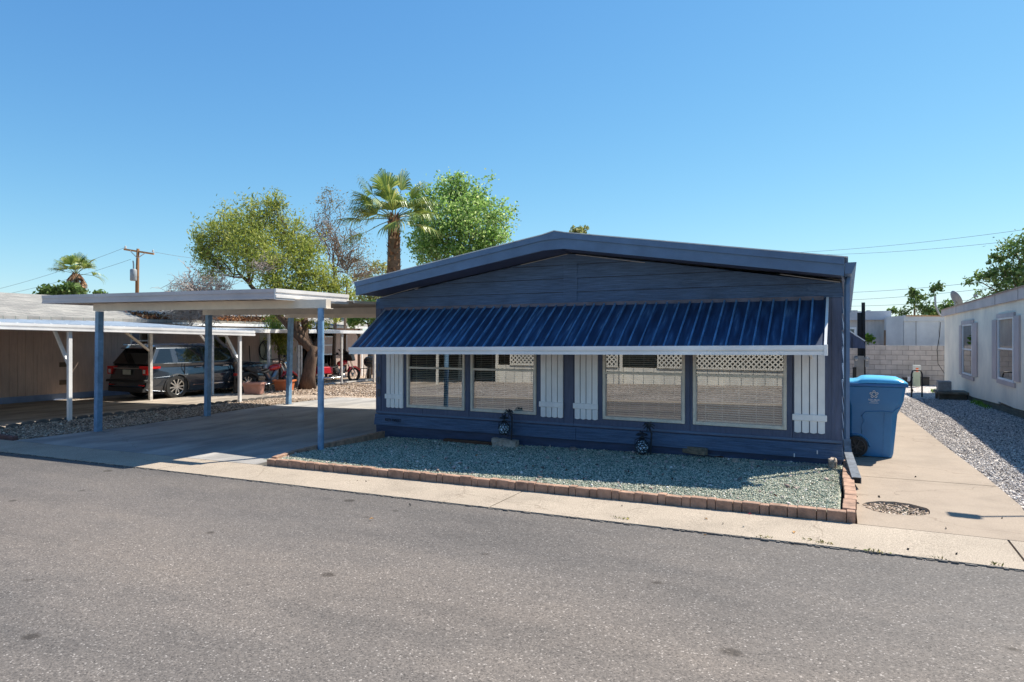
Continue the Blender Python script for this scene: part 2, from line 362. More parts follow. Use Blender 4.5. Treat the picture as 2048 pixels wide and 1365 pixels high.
g_red = gravelmat('red_gravel', [(0, (.12, .10, .09)), (.5, (.33, .28, .24)), (1, (.50, .45, .40))], 22)
s_green = islandmat('green_pebbles', GRN); s_gry = islandmat('grey_pebbles', GRY); s_tan = islandmat('tan_pebbles', TAN); s_drk = islandmat('brown_pebbles', DRK)
dirt = mat('dirt', (.30, .23, .17), rough=.9, var=.25, vs=.6, bump=.3, bs=12)
# ================================================================ ground
def axis(a): return sorted(set([-a_ for a_ in a]+a+[0.0]))
mb = MB(); ax = [-500, -200, -90, -60, -42, -32, -26, -24, -20, -17, -14.4, -13, -10, -7.6, -5, -2.5, -1, 0, 2, 4, 8, 14, 22, 40, 80, 200, 500]
ay = [-500, -200, -60, -30, -15, -8, -4, 0, 4, 7, 8.5, 10, 12, 14, 15, 18, 22, 28, 34, 45, 70, 120, 220, 500]
mb.grid(ax, ay, lambda x, y: zg(x, y)-.07)
struct('ground', mb, dirt)
mb = MB(); mb.slab(-60, 30, -1.7, 5.40, -.012, .05, 1.5); struct('street', mb, asph)
def edgeslab(name, segs, m, off=0.0):
    for (x0, x1, y0, y1) in segs:
        mb = MB(); mb.slab(x0, x1, y0, y1, off, .09); struct(name, mb, m)
# gutter slabs poured in lengths with open joints
xs = [-60, -40, -30, -22, -16.2, -11.9, -7.93, -3.02, 1.08, 5.2, 12, 30]
edgeslab('gutter', [(a+.008, b-.008, 5.405, 6.135) for a, b in zip(xs[:-1], xs[1:])], gutc)
edgeslab('gutter', [(-60, 30, -2.5, -1.705)], gutc)
# ragged asphalt lip along the gutter joint
mb = MB(); x = -14.0
while x < 3.0:
    w = rnd.uniform(.015, .07); h = rnd.uniform(.0, .010); y = 5.397+rnd.uniform(-.009, .009)
    z = zg(x, y); mb.box(x, x+w, y-rnd.uniform(.004, .016), y+rnd.uniform(.002, .009), z-.02, z-.008+h)
    x += w*rnd.uniform(.9, 2.2)
struct('street_edge', mb, mat('asphalt_lip', (.13, .12, .11), rough=.9, var=.4, vs=20, bump=.6))
edgeslab('driveway', [(-12.90, -6.99, 6.15, 8.99), (-12.90, -7.19, 9.002, 14.29)], drivec)
edgeslab('patio_strip', [(-12.0, -7.19, 15.2, 16.3)], drivec, .02)
edgeslab('neighbour_driveway', [(-20.95, -14.50, 6.15, 11.0), (-20.95, -14.50, 11.012, 14.3)], ndrivec)
def sheet(name, x0, x1, y0, y1, off, m):
    mb = MB(); mb.slab(x0, x1, y0, y1, off, .03, .8); return struct(name, mb, m)
sheet('gravel_strip', -14.50, -12.905, 6.25, 14.29, .006, g_drk)
sheet('yard_gravel', -34, -7.19, 14.302, 33, -.018, g_tan)
sheet('back_gravel', -7.19, 12, 26, 33, -.03, g_tan)
# right-hand gravel yard
sheet('side_gravel', 1.0, 12, 7.2, 33, -.022, g_gry)
sheet('side_gravel', -.05, 1.0, 16.0, 33, -.024, g_gry)
# walkway with the round gravel patch
HC = Vector((.385, 6.86)); HRx, HRy = .27, .25
outer = [(.07, 6.145), (1.27, 6.145), (1.40, 7.4), (1.37, 8.27), (.0, 8.27), (.05, 8.0)]
hole = []
for k in range(28):
    t = -2*math.pi*k/28; j = 1+rnd.uniform(-.035, .035); hole.append((HC.x+HRx*j*math.cos(t), HC.y+HRy*j*math.sin(t)))
allp = outer+hole
tr = tessellate_polygon([[Vector((p[0], p[1], 0)) for p in outer], [Vector((p[0], p[1], 0)) for p in hole]])
mb = MB(); mb.add([(p[0], p[1], zg(*p)) for p in allp], [tuple(t) for t in tr])
for lp in (outer, hole):
    for p, q in zip(lp, lp[1:]+lp[:1]):
        mb.add([(p[0], p[1], zg(*p)-.06), (q[0], q[1], zg(*q)-.06), (q[0], q[1], zg(*q)), (p[0], p[1], zg(*p))], [(0, 1, 2, 3)])
struct('walkway', mb, walkc)
mb = MB(); ys = [8.285, 9, 10, 11, 12, 13, 14, 15.4, 17]; xr = [1.365, 1.34, 1.28, 1.22, 1.17, 1.12, 1.07, 1.0, .95]
for i in range(len(ys)-1):
    a = (-.05, ys[i]); b = (xr[i], ys[i]); c = (xr[i+1], ys[i+1]); d = (-.05, ys[i+1])
    mb.add([(p[0], p[1], zg(*p)) for p in (a, b, c, d)]+[(b[0], b[1], zg(*b)-.06), (c[0], c[1], zg(*c)-.06)], [(0, 1, 2, 3), (1, 4, 5, 2)])
struct('walkway', mb, walkc)
mb = MB(); mb.slab(1.45, 6, 6.15, 7.19, 0, .06); struct('walkway', mb, walkc)
mb = MB(); mb.prism([(HC.x+.34*math.cos(a*.5236), HC.y+.32*math.sin(a*.5236)) for a in range(12)], -.062, -.03, 'z')
struct('gravel_patch', mb, g_green)
o = stones('pebbles', 900, (HC.x-.28, HC.x+.28, HC.y-.26, HC.y+.26), .026, lambda x, y: -.028, s_tan, lambda x, y: ((x-HC.x)/.265)**2+((y-HC.y)/.245)**2 < 1, 5)
stuff(o, 'loose gravel filling the round hole in the walkway concrete', 'gravel')
# ---- front gravel bed
def zbed(x, y): return zg(x, y)+.058-.062*ss(6.3, 8.8, y)
mb = MB(); mb.grid(list(np.linspace(-6.93, -.06, 16)), list(np.linspace(6.22, 8.98, 8)), lambda x, y: zbed(x, y)-.004); struct('gravel_bed', mb, g_green)
o = stones('pebbles', 95000, (-6.93, -.08, 6.24, 8.93), .0140, zbed, s_green, lambda x, y: x > -6.735-.17*ss(6.2, 6.8, y), 11)
stuff(o, 'blue green pea gravel filling the brick bordered bed', 'gravel')
o = stones('larger_pebbles', 420, (-6.85, -.12, 6.26, 8.86), .036, zbed, islandmat('odd_pebbles', [(0, (.10, .08, .07)), (.3, (.30, .22, .19)), (.6, (.55, .42, .38)), (1, (.85, .80, .74))]), None, 17)
stuff(o, 'scattered larger pink, white and brown stones among the green gravel', 'stones')
o = stones('pebbles', 52000, (1.0, 2.95, 7.25, 22), .021, lambda x, y: zg(x, y)-.018, s_gry, lambda x, y: x > 1.385-.055*max(0, y-8.3)+rnd.uniform(-.05, .02), 12)
stuff(o, 'grey white crushed rock beside the walkway', 'gravel')
o = stones('pebbles', 9000, (-14.4, -12.85, 6.3, 13.5), .035, lambda x, y: zg(x, y)+.008, s_drk, None, 13)
stuff(o, 'brown gravel in the strip between the two driveways', 'gravel')
o = stones('pebbles', 9000, (-20, -7.3, 14.85, 19.5), .05, lambda x, y: zg(x, y)-.016, s_tan, None, 14)
stuff(o, 'coarse tan rock covering the yard behind the driveway', 'gravel')
# ---- brick edging
be = thing('brick_edging', 'low border of upright red bricks round the gravel bed', 'edging', (-3.6, 6.2, 0))
x = -6.775; k = 0
while x < .02:
    w = .15 if k % 2 == 0 else .078
    if k in (7, 23): w = .078
    w = min(w, .055-x); z = zg(x, 6.2); h = .088+rnd.uniform(-.007, .007); y0 = 6.15+rnd.uniform(-.006, .006)
    MB().box(x+.0025, x+w-.0025, y0, y0+.08, z-.03, z+h).build('brick', brickm, be, bevel=.004, seg=1); x += w; k += 1
pl = [(-6.735, 6.235), (-6.90, 6.75), (-6.935, 7.4), (-6.955, 8.80)]
for (p, q) in zip(pl[:-1], pl[1:]):
    Ln = math.hypot(q[0]-p[0], q[1]-p[1]); m_ = max(1, round(Ln/.19))
    for i in range(m_):
        a = (p[0]+(q[0]-p[0])*i/m_, p[1]+(q[1]-p[1])*i/m_); b = (p[0]+(q[0]-p[0])*(i+1)/m_, p[1]+(q[1]-p[1])*(i+1)/m_); dx, dy = (b[0]-a[0])*.02, (b[1]-a[1])*.02; z = zg(*a)+.035+rnd.uniform(-.004, .004)
        MB().bar((a[0]+dx, a[1]+dy, z), (b[0]-dx, b[1]-dy, z), .07, .13).build('brick', brickm, be, bevel=.004, seg=1)
for side, xx, y1 in (('r', -.045, 8.55),):
    y = 6.24
    n = 0
    while y < y1:
        w = .19; z = zg(xx, y); dx = rnd.uniform(-.006, .006)+(.012*math.sin(n*.5) if side == 'r' else -.0)
        MB().box(xx+dx, xx+dx+.10, y+.004, y+w-.004, z-.03, z+.10+rnd.uniform(-.005, .005)).build('brick', brickm, be, bevel=.004, seg=1); y += w; n += 1
lone('brick_edging', MB().box(-14.7, -12.98, 6.17, 6.26, zg(-14, 6.2)-.05, zg(-14, 6.2)+.075), mat('dull_brick', (.16, .085, .075), rough=.9, var=.2, vs=8, bump=.4),
     'low dark red masonry curb at street end of the gravel strip', 'edging', bevel=.008)
se = thing('scalloped_edging', 'row of dark scalloped concrete pieces edging the neighbour driveway', 'edging', (-14.45, 9.5, -.2))
y = 6.5; scm = mat('dark_concrete', (.13, .12, .11), rough=.95, var=.3, vs=8, bump=.5)
while y < 14.0:
    z = zg(-14.45, y); pr = [(y+.01, z-.04), (y+.25, z-.04), (y+.25, z+.035)]
    pr += [(y+.13+.12*math.cos(a), z+.035+.05*math.sin(a)) for a in np.linspace(.2, math.pi-.2, 7)]+[(y+.01, z+.035)]
    MB().prism(pr, -14.49, -14.43, 'x').build('scallop', scm, se); y += .26
# ================================================================ the navy house
HX0, HX1, HY = -7.18, -.07, 8.90
h = thing('mobile_home', 'navy blue mobile home with low gable, white shutters and striped metal awning', 'house', (-3.6, 8.9, 0))
def X8(u, Y=HY): return PY(u, 700, Y).x
wins = [(X8(814.7), X8(930.2)), (X8(942.4), X8(1073)), (X8(1206.4), X8(1370.2)), (X8(1386.3), X8(1573.5))]
WZ0, WZ1 = .40, 1.78
mb = MB(); edges = [HX0]
for a, b in wins: edges += [a+.025, b-.025]
edges.append(HX1)
grooves = [X8(u) for u in (762, 845+0, 938, 1128, 1147, 1380, 1585, 1669)]
def colwall(x0, x1, z0, z1):
    cuts = [x0]+[g for g in sorted(grooves) if x0+.02 < g < x1-.02]+[x1]
    for a, b in zip(cuts[:-1], cuts[1:]):
        mb.box(a+(.003 if a != x0 else 0), b-(.003 if b != x1 else 0), HY, HY+.03, z0, z1)
for i in range(0, len(edges), 2): colwall(edges[i], edges[i+1], WZ0, WZ1)
colwall(HX0, HX1, .25, WZ0-.001); colwall(HX0, HX1, WZ1+.001, 2.03)
for i in range(0, len(edges), 2): mb.box(edges[i], edges[i+1], HY+.0305, HY+.08, WZ0, WZ1)
mb.box(HX0, HX1, HY+.0305, HY+.08, -.15, WZ0-.002); mb.box(HX0, HX1, HY+.0305, HY+.08, WZ1+.002, 2.2)
mb.build('front_wall', navyv, h)
# left and rear walls, floor (closes the interior)
mb = MB(); mb.box(HX0, HX0+.06, HY+.081, 24, -.16, 2.22); mb.box(HX0+.061, HX1-.07, 23.94, 24, -.3, 2.22); mb.box(HX0+.061, HX1-.07, HY+.081, 23.93, .30, .33); mb.build('side_wall', navyv, h)
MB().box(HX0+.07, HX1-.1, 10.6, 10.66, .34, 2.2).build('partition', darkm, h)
# right wall in lapped boards, each with a lip that catches the sun
mb = MB(); z = -.16
while z < 2.2:
    zt = min(z+.20, 2.215)
    mb.hexa([(-.075-.06, HY+.005, z), (-.048, HY+.005, z), (-.048, 24, z-.15 if z < 0 else z), (-.135, 24, z-.15 if z < 0 else z), (-.135, HY+.005, zt), (-.072, HY+.005, zt), (-.072, 24, zt), (-.135, 24, zt)]); z += .20
mb.build('lap_siding', navy, h)
# gable boards
def ztop(x): return 2.21+(2.774-2.21)*(1-abs(x+3.62)/3.56)
def clipx(z):
    k = (z-2.21)/(2.774-2.21); k = min(1, max(0, k)); return HX0+k*3.56, HX1-k*3.49
mb = MB(); z = 2.035; first = True
zz = [2.035, 2.215, 2.415, 2.615, 2.80]
for z0, z1 in zip(zz[:-1], zz[1:]):
    a0, b0 = clipx(z0); z1 = z1-.007; a1, b1 = clipx(min(z1, 2.77))
    xs_ = X8(1128), X8(1155)
    pts = [(a0, z0), (b0, z0), (b1, min(z1, 2.77)), (a1, min(z1, 2.77))] if z1 < 2.70 else [(a0, z0), (b0, z0), (-3.62, 2.772)]
    if z0 < 2.2: pts = [(HX0, z0), (HX1, z0), (HX1, 2.205), (HX1-.03, 2.209), (HX0+.03, 2.209), (HX0, 2.205)]
    n0 = len(mb.v); mb.prism(pts, HY-.022, HY+.03)
    # lower edge stands proud of the board below
    for i in range(n0, len(mb.v)):
        x_, y_, z_ = mb.v[i]
        if y_ < HY and z_ > z0+.02: mb.v[i] = (x_, y_+.018, z_)
mb.build('gable_boards', navy, h)
mb = MB(); mb.box(X8(1128), X8(1155), HY-.0225, HY-.005, 2.04, 2.212); mb.box(X8(1128), X8(1155.5), HY-.0235, HY-.005, 2.218, 2.412); mb.box(X8(1128), X8(1155), HY-.0235, HY-.005, 2.418, 2.612)
mb.build('gable_patch', navy, h)
MB().prism([(HX0+.02, 2.03), (HX1-.02, 2.03), (HX1-.02, 2.2), (-3.62, 2.76), (HX0+.02, 2.2)], HY-.0005, HY+.0295).build('gable_backing', darkm, h)  # near-black sheet deepens the soft shadow lines between the boards
# skirt boards
mb = MB(); xj = X8(1153); 
for a, b in ((HX0-.02, xj-.003), (xj+.003, HX1+.005)): mb.hexa([(a, HY-.045, .062), (b, HY-.045, .062), (b, HY-.001, .062), (a, HY-.001, .062), (a, HY-.020, .243), (b, HY-.020, .243), (b, HY-.001, .243), (a, HY-.001, .243)])
mb.build('skirt_board', navy, h)
mb = MB(); mb.box(HX0, HX1, HY-.018, HY-.001, .262, .292); mb.build('belt_trim', navyt, h)
mb = MB(); mb.box(HX0-.004, HX1-.004, HY-.008, HY-.0005, -.16, .061); mb.build('skirt', navyd, h)
MB().box(HX0-.006, HX0+.10, HY-.012, HY-.001, .293, 2.034).build('corner_trim', navyv, h)
MB().box(HX1-.105, HX1-.002, HY-.012, HY-.001, .293, 2.034).build('corner_trim', navyv, h)
for (u, v) in ((1588.5, 911), (1634.5, 905)):
    p = PY(u, v, HY-.05); MB().box(p.x-.006, p.x+.006, p.y, p.y+.012, p.z-.022, p.z+.022).build('bracket', gutw, h)
# fascia and roof
YF = 8.35
TP = [(-7.18, 2.45), (-3.80, 2.975), (-3.62, 3.02), (-3.48, 2.985), (-.035, 2.46)]
SM = [(-7.16, 2.372), (-3.80, 2.902), (-3.48, 2.912), (-.04, 2.378)]
BT = [(-7.16, 2.232), (-3.80, 2.765), (-3.48, 2.770), (-.04, 2.250)]
MB().prism(TP+SM[::-1], YF-.03, YF+.02).build('roof_trim', navyt, h)
MB().prism([(x, z-.001) for x, z in SM]+BT[::-1], YF-.012, YF+.018).build('fascia', navyt, h)
rf = [(-7.22, 2.452), (-3.82, 2.987), (-3.62, 3.032), (-3.46, 2.997), (.0, 2.465)]
MB().prism(rf+[(x, z-.012) for x, z in rf[::-1]], YF-.035, 24.3).build('roof', roofw, h)
mb = MB()
for a, b in ((BT[0], (-3.62, 2.775)), ((-3.62, 2.775), BT[3])):
    mb.prism([(a[0]+.03, a[1]+.012), (b[0], b[1]+.012), (b[0], b[1]+.03), (a[0]+.03, a[1]+.03)], YF+.0185, HY+.05)
mb.build('soffit', soffitm, h)
MB().prism([(-7.16, 2.25), (-7.16, 2.44), (-7.13, 2.44), (-7.13, 2.25)], YF+.02, 24.2).build('eave_board', navyt, h)
MB().prism([(-.07, 2.25), (-.07, 2.44), (-.04, 2.44), (-.04, 2.25)], YF+.02, 24.2).build('eave_board', navyt, h)
for (u0, v0, u1, v1) in ((764, 595, 868, 566), (1042, 530.5, 1135, 508.5), (1152, 509.5, 1290, 526), (1560, 549, 1680, 565)):
    MB().bar(PY(u0, v0, HY-.03), PY(u1, v1, HY-.03), .010, .008).build('caulk_line', caulk, h)
# right gutter and downspout
mb = MB(); prof = [(-.035, 2.40), (-.035, 2.27), (.035, 2.27), (.085, 2.40), (.075, 2.40), (.03, 2.28), (-.025, 2.28), (-.025, 2.40)]
mb.prism(prof, YF+.01, 24.0); mb.prism([(-.034, 2.40), (-.034, 2.272), (.034, 2.272), (.083, 2.40)], YF, YF+.0095); mb.build('gutter', navyt, h)
ds = MB(); ds.tube([(-.0, YF+.45, 2.28), (-.012, YF+.40, 2.18), (-.015, YF+.40, .32)], .032, 4, True); dso = ds.build('downspout', navyt, h)
ds = MB(); ds.bar((-.015, YF+.40, .33), (.0, YF+.31, .16), .075, .055); ds.bar((.0, YF+.31, .17), (.078, 7.56, .085), .085, .06)
ds.build('downspout_foot', mat('weathered_spout', (.13, .15, .18), rough=.5, var=.4, vs=15, metal=.2), h)
MB().box(.045, .112, 7.535, 7.556, .062, .118).build('spout_mouth', darkm, h)
# windows
def window(x0, x1, parent, Yw, z0, z1, zr, frame, blind=True, side=False):
    w = MB(); t = .038
    w.box(x0, x0+t, Yw-.028, Yw+.03, z0, z1); w.box(x1-t, x1, Yw-.028, Yw+.03, z0, z1)
    w.box(x0+t, x1-t, Yw-.026, Yw+.03, z0, z0+.045); w.box(x0+t, x1-t, Yw-.026, Yw+.03, z1-.04, z1)
    w.box(x0+t, x1-t, Yw-.020, Yw+.012, zr, zr+.035)
    wo = w.build('window', frame, parent, bevel=.003, seg=1)
    MB().box(x0+t, x0+t+.016, Yw-.014, Yw+.02, z0+.046, zr-.001).build('sash', steel, wo)
    MB().box(x1-t-.016, x1-t, Yw-.014, Yw+.02, z0+.046, zr-.001).build('sash', steel, wo)
    for (xa, xb, ya, za, zb_) in ((x0+t+.017, x1-t-.017, Yw-.008, z0+.046, zr-.001), (x0+t+.001, x1-t-.001, Yw+.000, zr+.036, z1-.041)):
        dy = (zb_-za)*.0145; MB().add([(xa, ya, za), (xb, ya, za), (xb, ya+dy, zb_), (xa, ya+dy, zb_)], [(0, 1, 2, 3)]).build('pane', panem, wo)
    if blind:
        b = MB(); z = z0+.06; n = 0
        while z < z1-.06:
            sag = rnd.uniform(-.0015, .0015); yc = Yw+.065
            b.add([(x0+.05, yc-.012, z-.007+sag), (x1-.05, yc-.012, z-.007-sag), (x1-.05, yc+.012, z+.005-sag), (x0+.05, yc+.012, z+.005+sag)], [(0, 1, 2, 3)]); z += .029
        b.box(x0+.05, x1-.05, Yw+.052, Yw+.078, z0+.045, z0+.057)
        b.build('blind', blindm, wo)
        c = MB(); k = 5 if x1-x0 > 1.1 else 4
        for i in range(k):
            xx = x0+.05+(x1-x0-.1)*(i+.5)/k; c.box(xx-.0028, xx+.0028, Yw+.048, Yw+.0505, z0+.05, z1-.05)
        c.build('blind_cord', cordm, wo)
    return wo
for (a, b) in wins: window(a, b, h, HY, .385, 1.80, 1.03, cream)
# shutters: four boards and one batten each
for (u0, u1) in ((772.5, 806.5), (1081, 1126.5), (1149, 1196), (1587.7, 1650.9)):
    x0, x1 = X8(u0, HY-.02), X8(u1, HY-.02); w = (x1-x0)/4; s = MB()
    for k in range(4):
        a, b = x0+k*w+.006, x0+(k+1)*w-.006
        pts = [(a, 1.86), (a, .372)]+[(a+(b-a)*q/5, .372-.010*math.sin(math.pi*q/5)) for q in range(1, 5)]+[(b, .372), (b, 1.86)]
        s.prism(pts, HY-.026, HY-.004)
    so = s.build('shutter', shutm, h)
    MB().box(x0-.018, x1+.006 if u0 < 1500 else x1+.018, HY-.045, HY-.0265, .515, .595).build('batten', shutm, so, bevel=.008)
# awning
AX0, AX1, AYW, AYL = -6.96, -.235, HY-.012, 8.0
def zl(x): return 1.37+(x-AX0)/(AX1-AX0)*.07
mb = MB(); nrib = 45; pw = (AX1-AX0)/nrib; vs = []; 
rb = MB(); up = Vector((0, -(2.03-1.40), -(AYW-AYL))).normalized()*-1
nrm = Vector((0, -(2.03-1.40), (AYW-AYL))).normalized()
def A(x, k, o=0): 
    p = Vector((x, AYW+(AYL-AYW)*k, 2.025+(zl(x)-2.025)*k)); return p+nrm*o
mb.add([A(AX0, 0), A(AX1, 0), A(AX1, 1), A(AX0, 1), A(AX0, 0, -.004), A(AX1, 0, -.004), A(AX1, 1, -.004), A(AX0, 1, -.004)], [(0, 1, 2, 3), (7, 6, 5, 4), (0, 4, 5, 1), (1, 5, 6, 2), (2, 6, 7, 3), (3, 7, 4, 0)])
for k in range(1, nrib):
    for dx, w2, hh in ((0, .013, .024),):
        x = AX0+k*pw+dx+rnd.uniform(-.009, .009); hh = hh*rnd.uniform(.8, 1.15)
        if x > AX1-.05: continue
        rb.add([A(x-w2, 0, .0005), A(x+w2, 0, .0005), A(x+w2, 1, .0005), A(x-w2, 1, .0005), A(x-w2*.55, 0, hh), A(x+w2*.55, 0, hh), A(x+w2*.55, 1, hh), A(x-w2*.55, 1, hh)],
           [(0, 4, 7, 3), (4, 5, 6, 7), (5, 1, 2, 6), (3, 7, 6, 2), (0, 1, 5, 4)])
aw = mb.build('awning', awnm, h)
rb.build('awning_rib', ribm, aw)['kind'] = 'stuff'
def lipbar(y0, y1, o0, o1, name, m):
    q = MB(); q.hexa([(AX0-.015, y0, zl(AX0)+o0), (AX1+.0, y0, zl(AX1)+o0), (AX1, y1, zl(AX1)+o0), (AX0-.015, y1, zl(AX0)+o0), (AX0-.015, y0, zl(AX0)+o1), (AX1, y0, zl(AX1)+o1), (AX1, y1, zl(AX1)+o1), (AX0-.015, y1, zl(AX0)+o1)])
    return q.build(name, m, aw)
q = MB()
for (y0, y1, o0, o1) in ((AYL-.035, AYL-.002, -.085, -.048), (AYL-.020, AYL-.002, -.0475, -.028), (AYL-.045, AYL-.002, -.0275, .022)):
    q.hexa([(AX0-.015, y0, zl(AX0)+o0), (AX1, y0, zl(AX1)+o0), (AX1, y1, zl(AX1)+o0), (AX0-.015, y1, zl(AX0)+o0), (AX0-.015, y0, zl(AX0)+o1), (AX1, y0, zl(AX1)+o1), (AX1, y1, zl(AX1)+o1), (AX0-.015, y1, zl(AX0)+o1)])
q.build('awning_gutter', gutw, aw)
MB().box(AX1+.001, AX1+.035, AYL-.055, AYL+.05, zl(AX1)-.092, zl(AX1)+.03).build('gutter_cap', gutw, aw)
MB().bar(A(AX1+.012, 0, .006), A(AX1+.012, 1, .006), .028, .03, (0, 0, 1)).build('awning_end', gutw, aw)
MB().bar(A(AX0-.006, 0, .006), A(AX0-.006, 1, .006), .016, .02, (0, 0, 1)).build('awning_end', mat('grey_enamel', (.3, .34, .4), rough=.4), aw)
MB().box(AX0-.03, AX1-.03, HY-.040, HY-.024, 1.995, 2.055).build('awning_rail', mat('rail_enamel', (.10, .09, .12), rough=.5, var=.3, vs=6), aw)
for x in (AX0+.12, AX1-.16):
    MB().bar((x, HY-.01, 1.30), (x, AYL+.03, zl(x)-.03), .03).build('awning_arm', gutw, aw)
# numbers and the lettering on the skirt
num = mat('number_bronze', (.12, .11, .10), rough=.4, metal=.5, var=.4, vs=30)
rot = Matrix.Rotation(R(90), 4, 'X')
for s, v in (('1', 736), ('0', 762), ('0', 787)):
    p = PY(757.6, v, HY-.016); w = txt(s, .19, .006, 'house_number', num, h, Matrix.Translation(p-h.location)@Matrix.Diagonal((.72, 1, 1, 1))@rot)
p = PY(786, 841, HY-.047); txt('KEY WEST', .072, .003, 'lettering', mat('black_letter', (.008, .01, .02), rough=.4), h, Matrix.Translation(p-h.location)@rot)
# ================================================================ blue carport
c = thing('carport', 'flat roofed carport on square blue posts over the driveway', 'carport', (-10.3, 9.8, 0))
CX0, CX1, CY0, CY1 = -13.42, -7.40, 6.87, 13.3
def zc(x): return 2.105+(CX1-x)/(CX1-CX0)*.075      # underside of the fascia
def cq(mbx, x0, x1, y0, y1, a, b):
    return mbx.hexa([(x0, y0, zc(x0)+a), (x1, y0, zc(x1)+a), (x1, y1, zc(x1)+a), (x0, y1, zc(x0)+a), (x0, y0, zc(x0)+b), (x1, y0, zc(x1)+b), (x1, y1, zc(x1)+b), (x0, y1, zc(x0)+b)])
q = MB(); cq(q, CX0, CX1, CY0, CY0+.02, 0, .148); cq(q, CX0, CX1, CY0-.012, CY0-.001, .095, .152); cq(q, CX0, CX1, CY0-.010, CY0-.001, 0, .03)
q.build('front_fascia', cpm, c)
q = MB(); q.box(CX1, CX1+.02, CY0-.012, 8.42, 2.10, 2.255); q.box(CX1+.021, CX1+.034, CY0-.012, 8.42, 2.205, 2.258); q.box(CX1+.021, CX1+.040, CY0-.012, 8.42, 2.125, 2.165); q.box(CX1+.021, CX1+.030, CY0-.012, 8.42, 2.098, 2.112)
q.build('side_fascia', cpw, c)
q = MB(); cq(q, CX0, CX0+.02, CY0+.021, CY1, 0, .148); cq(q, CX0, CX1, CY1, CY1+.02, 0, .148); q.build('rear_fascia', cpm, c)
# roof pans: ribbed underside
q = MB(); x = CX0+.022
while x < -7.2:
    x1 = min(x+.30, -7.2); y1 = CY1-.001; y0 = CY0+.021 if x1 < -7.38 else 8.36
    cq(q, x, x1-.03, y0, y1, .04, .05); cq(q, x1-.03, x1, y0, y1, .01, .05); x = x1
q.build('roof', cpb, c)
for (y, xb0, xb1, zt) in ((7.28, -12.44, -6.76, 0), (9.85, -12.78, -7.185, 0), (12.25, -12.78, -7.185, .02)):
    b = MB(); b.hexa([(xb0, y-.05, zc(xb0)-.130), (xb1, y-.05, zc(xb1)-.130+.01), (xb1, y+.05, zc(xb1)-.12), (xb0, y+.05, zc(xb0)-.13), (xb0, y-.05, zc(xb0)+.005), (xb1, y-.05, zc(xb1)+.005), (xb1, y+.05, zc(xb1)+.005), (xb0, y+.05, zc(xb0)+.005)])
    b.box(xb0, xb1, y-.062, y-.051, zc(xb0)-.135, zc(xb0)-.118) if False else None
    b.build('beam', cpb, c)
def post(u, vt, vb, X, w, name, m, par, top=None, lean=0.0, rz=0.0, foot=True):
    p = G(u, vb) if X is None else None
    if p is None:
        d = DX(u, X); q_ = PW(u, vb, d); p = Vector((q_.x, q_.y, zg(q_.x, q_.y)))
    zt = top if top is not None else 2.0
    tx = p+Vector((lean, 0, zt-p.z)); o = MB().bar(p-Vector((0, 0, .03)), tx, w, w, (math.sin(rz), math.cos(rz), 0)).build(name, m, par, bevel=.004, seg=1)
    if foot: MB().box(p.x-w*.85, p.x+w*.85, p.y-w*.85, p.y+w*.85, p.z-.01, p.z+.012).build('base_plate', steel, o)
    return p
post(196, 620, 860, -12.62, .105, 'post', blue, c, top=zc(-12.62)-.131, lean=.05, rz=.0)
post(414.6, 627, 828, -12.62, .105, 'post', blue, c, top=zc(-12.62)-.131, lean=.05)
post(577, 630, 805.5, -12.62, .105, 'post', blue, c, top=zc(-12.62)-.131, lean=.08)
pp = Vector((-6.85, 7.22, zbed(-6.85, 7.22)))
o = MB().cyl(pp-Vector((0, 0, .05)), (-6.85, 7.22, zc(-6.85)-.125), .045, 16).build('post', blue, c, smooth=True, autos=40)
MB().box(-6.759, -6.73, 7.21, 7.35, zc(-7)-.135, zc(-7)-.125).build('beam_cap', cpb, c)
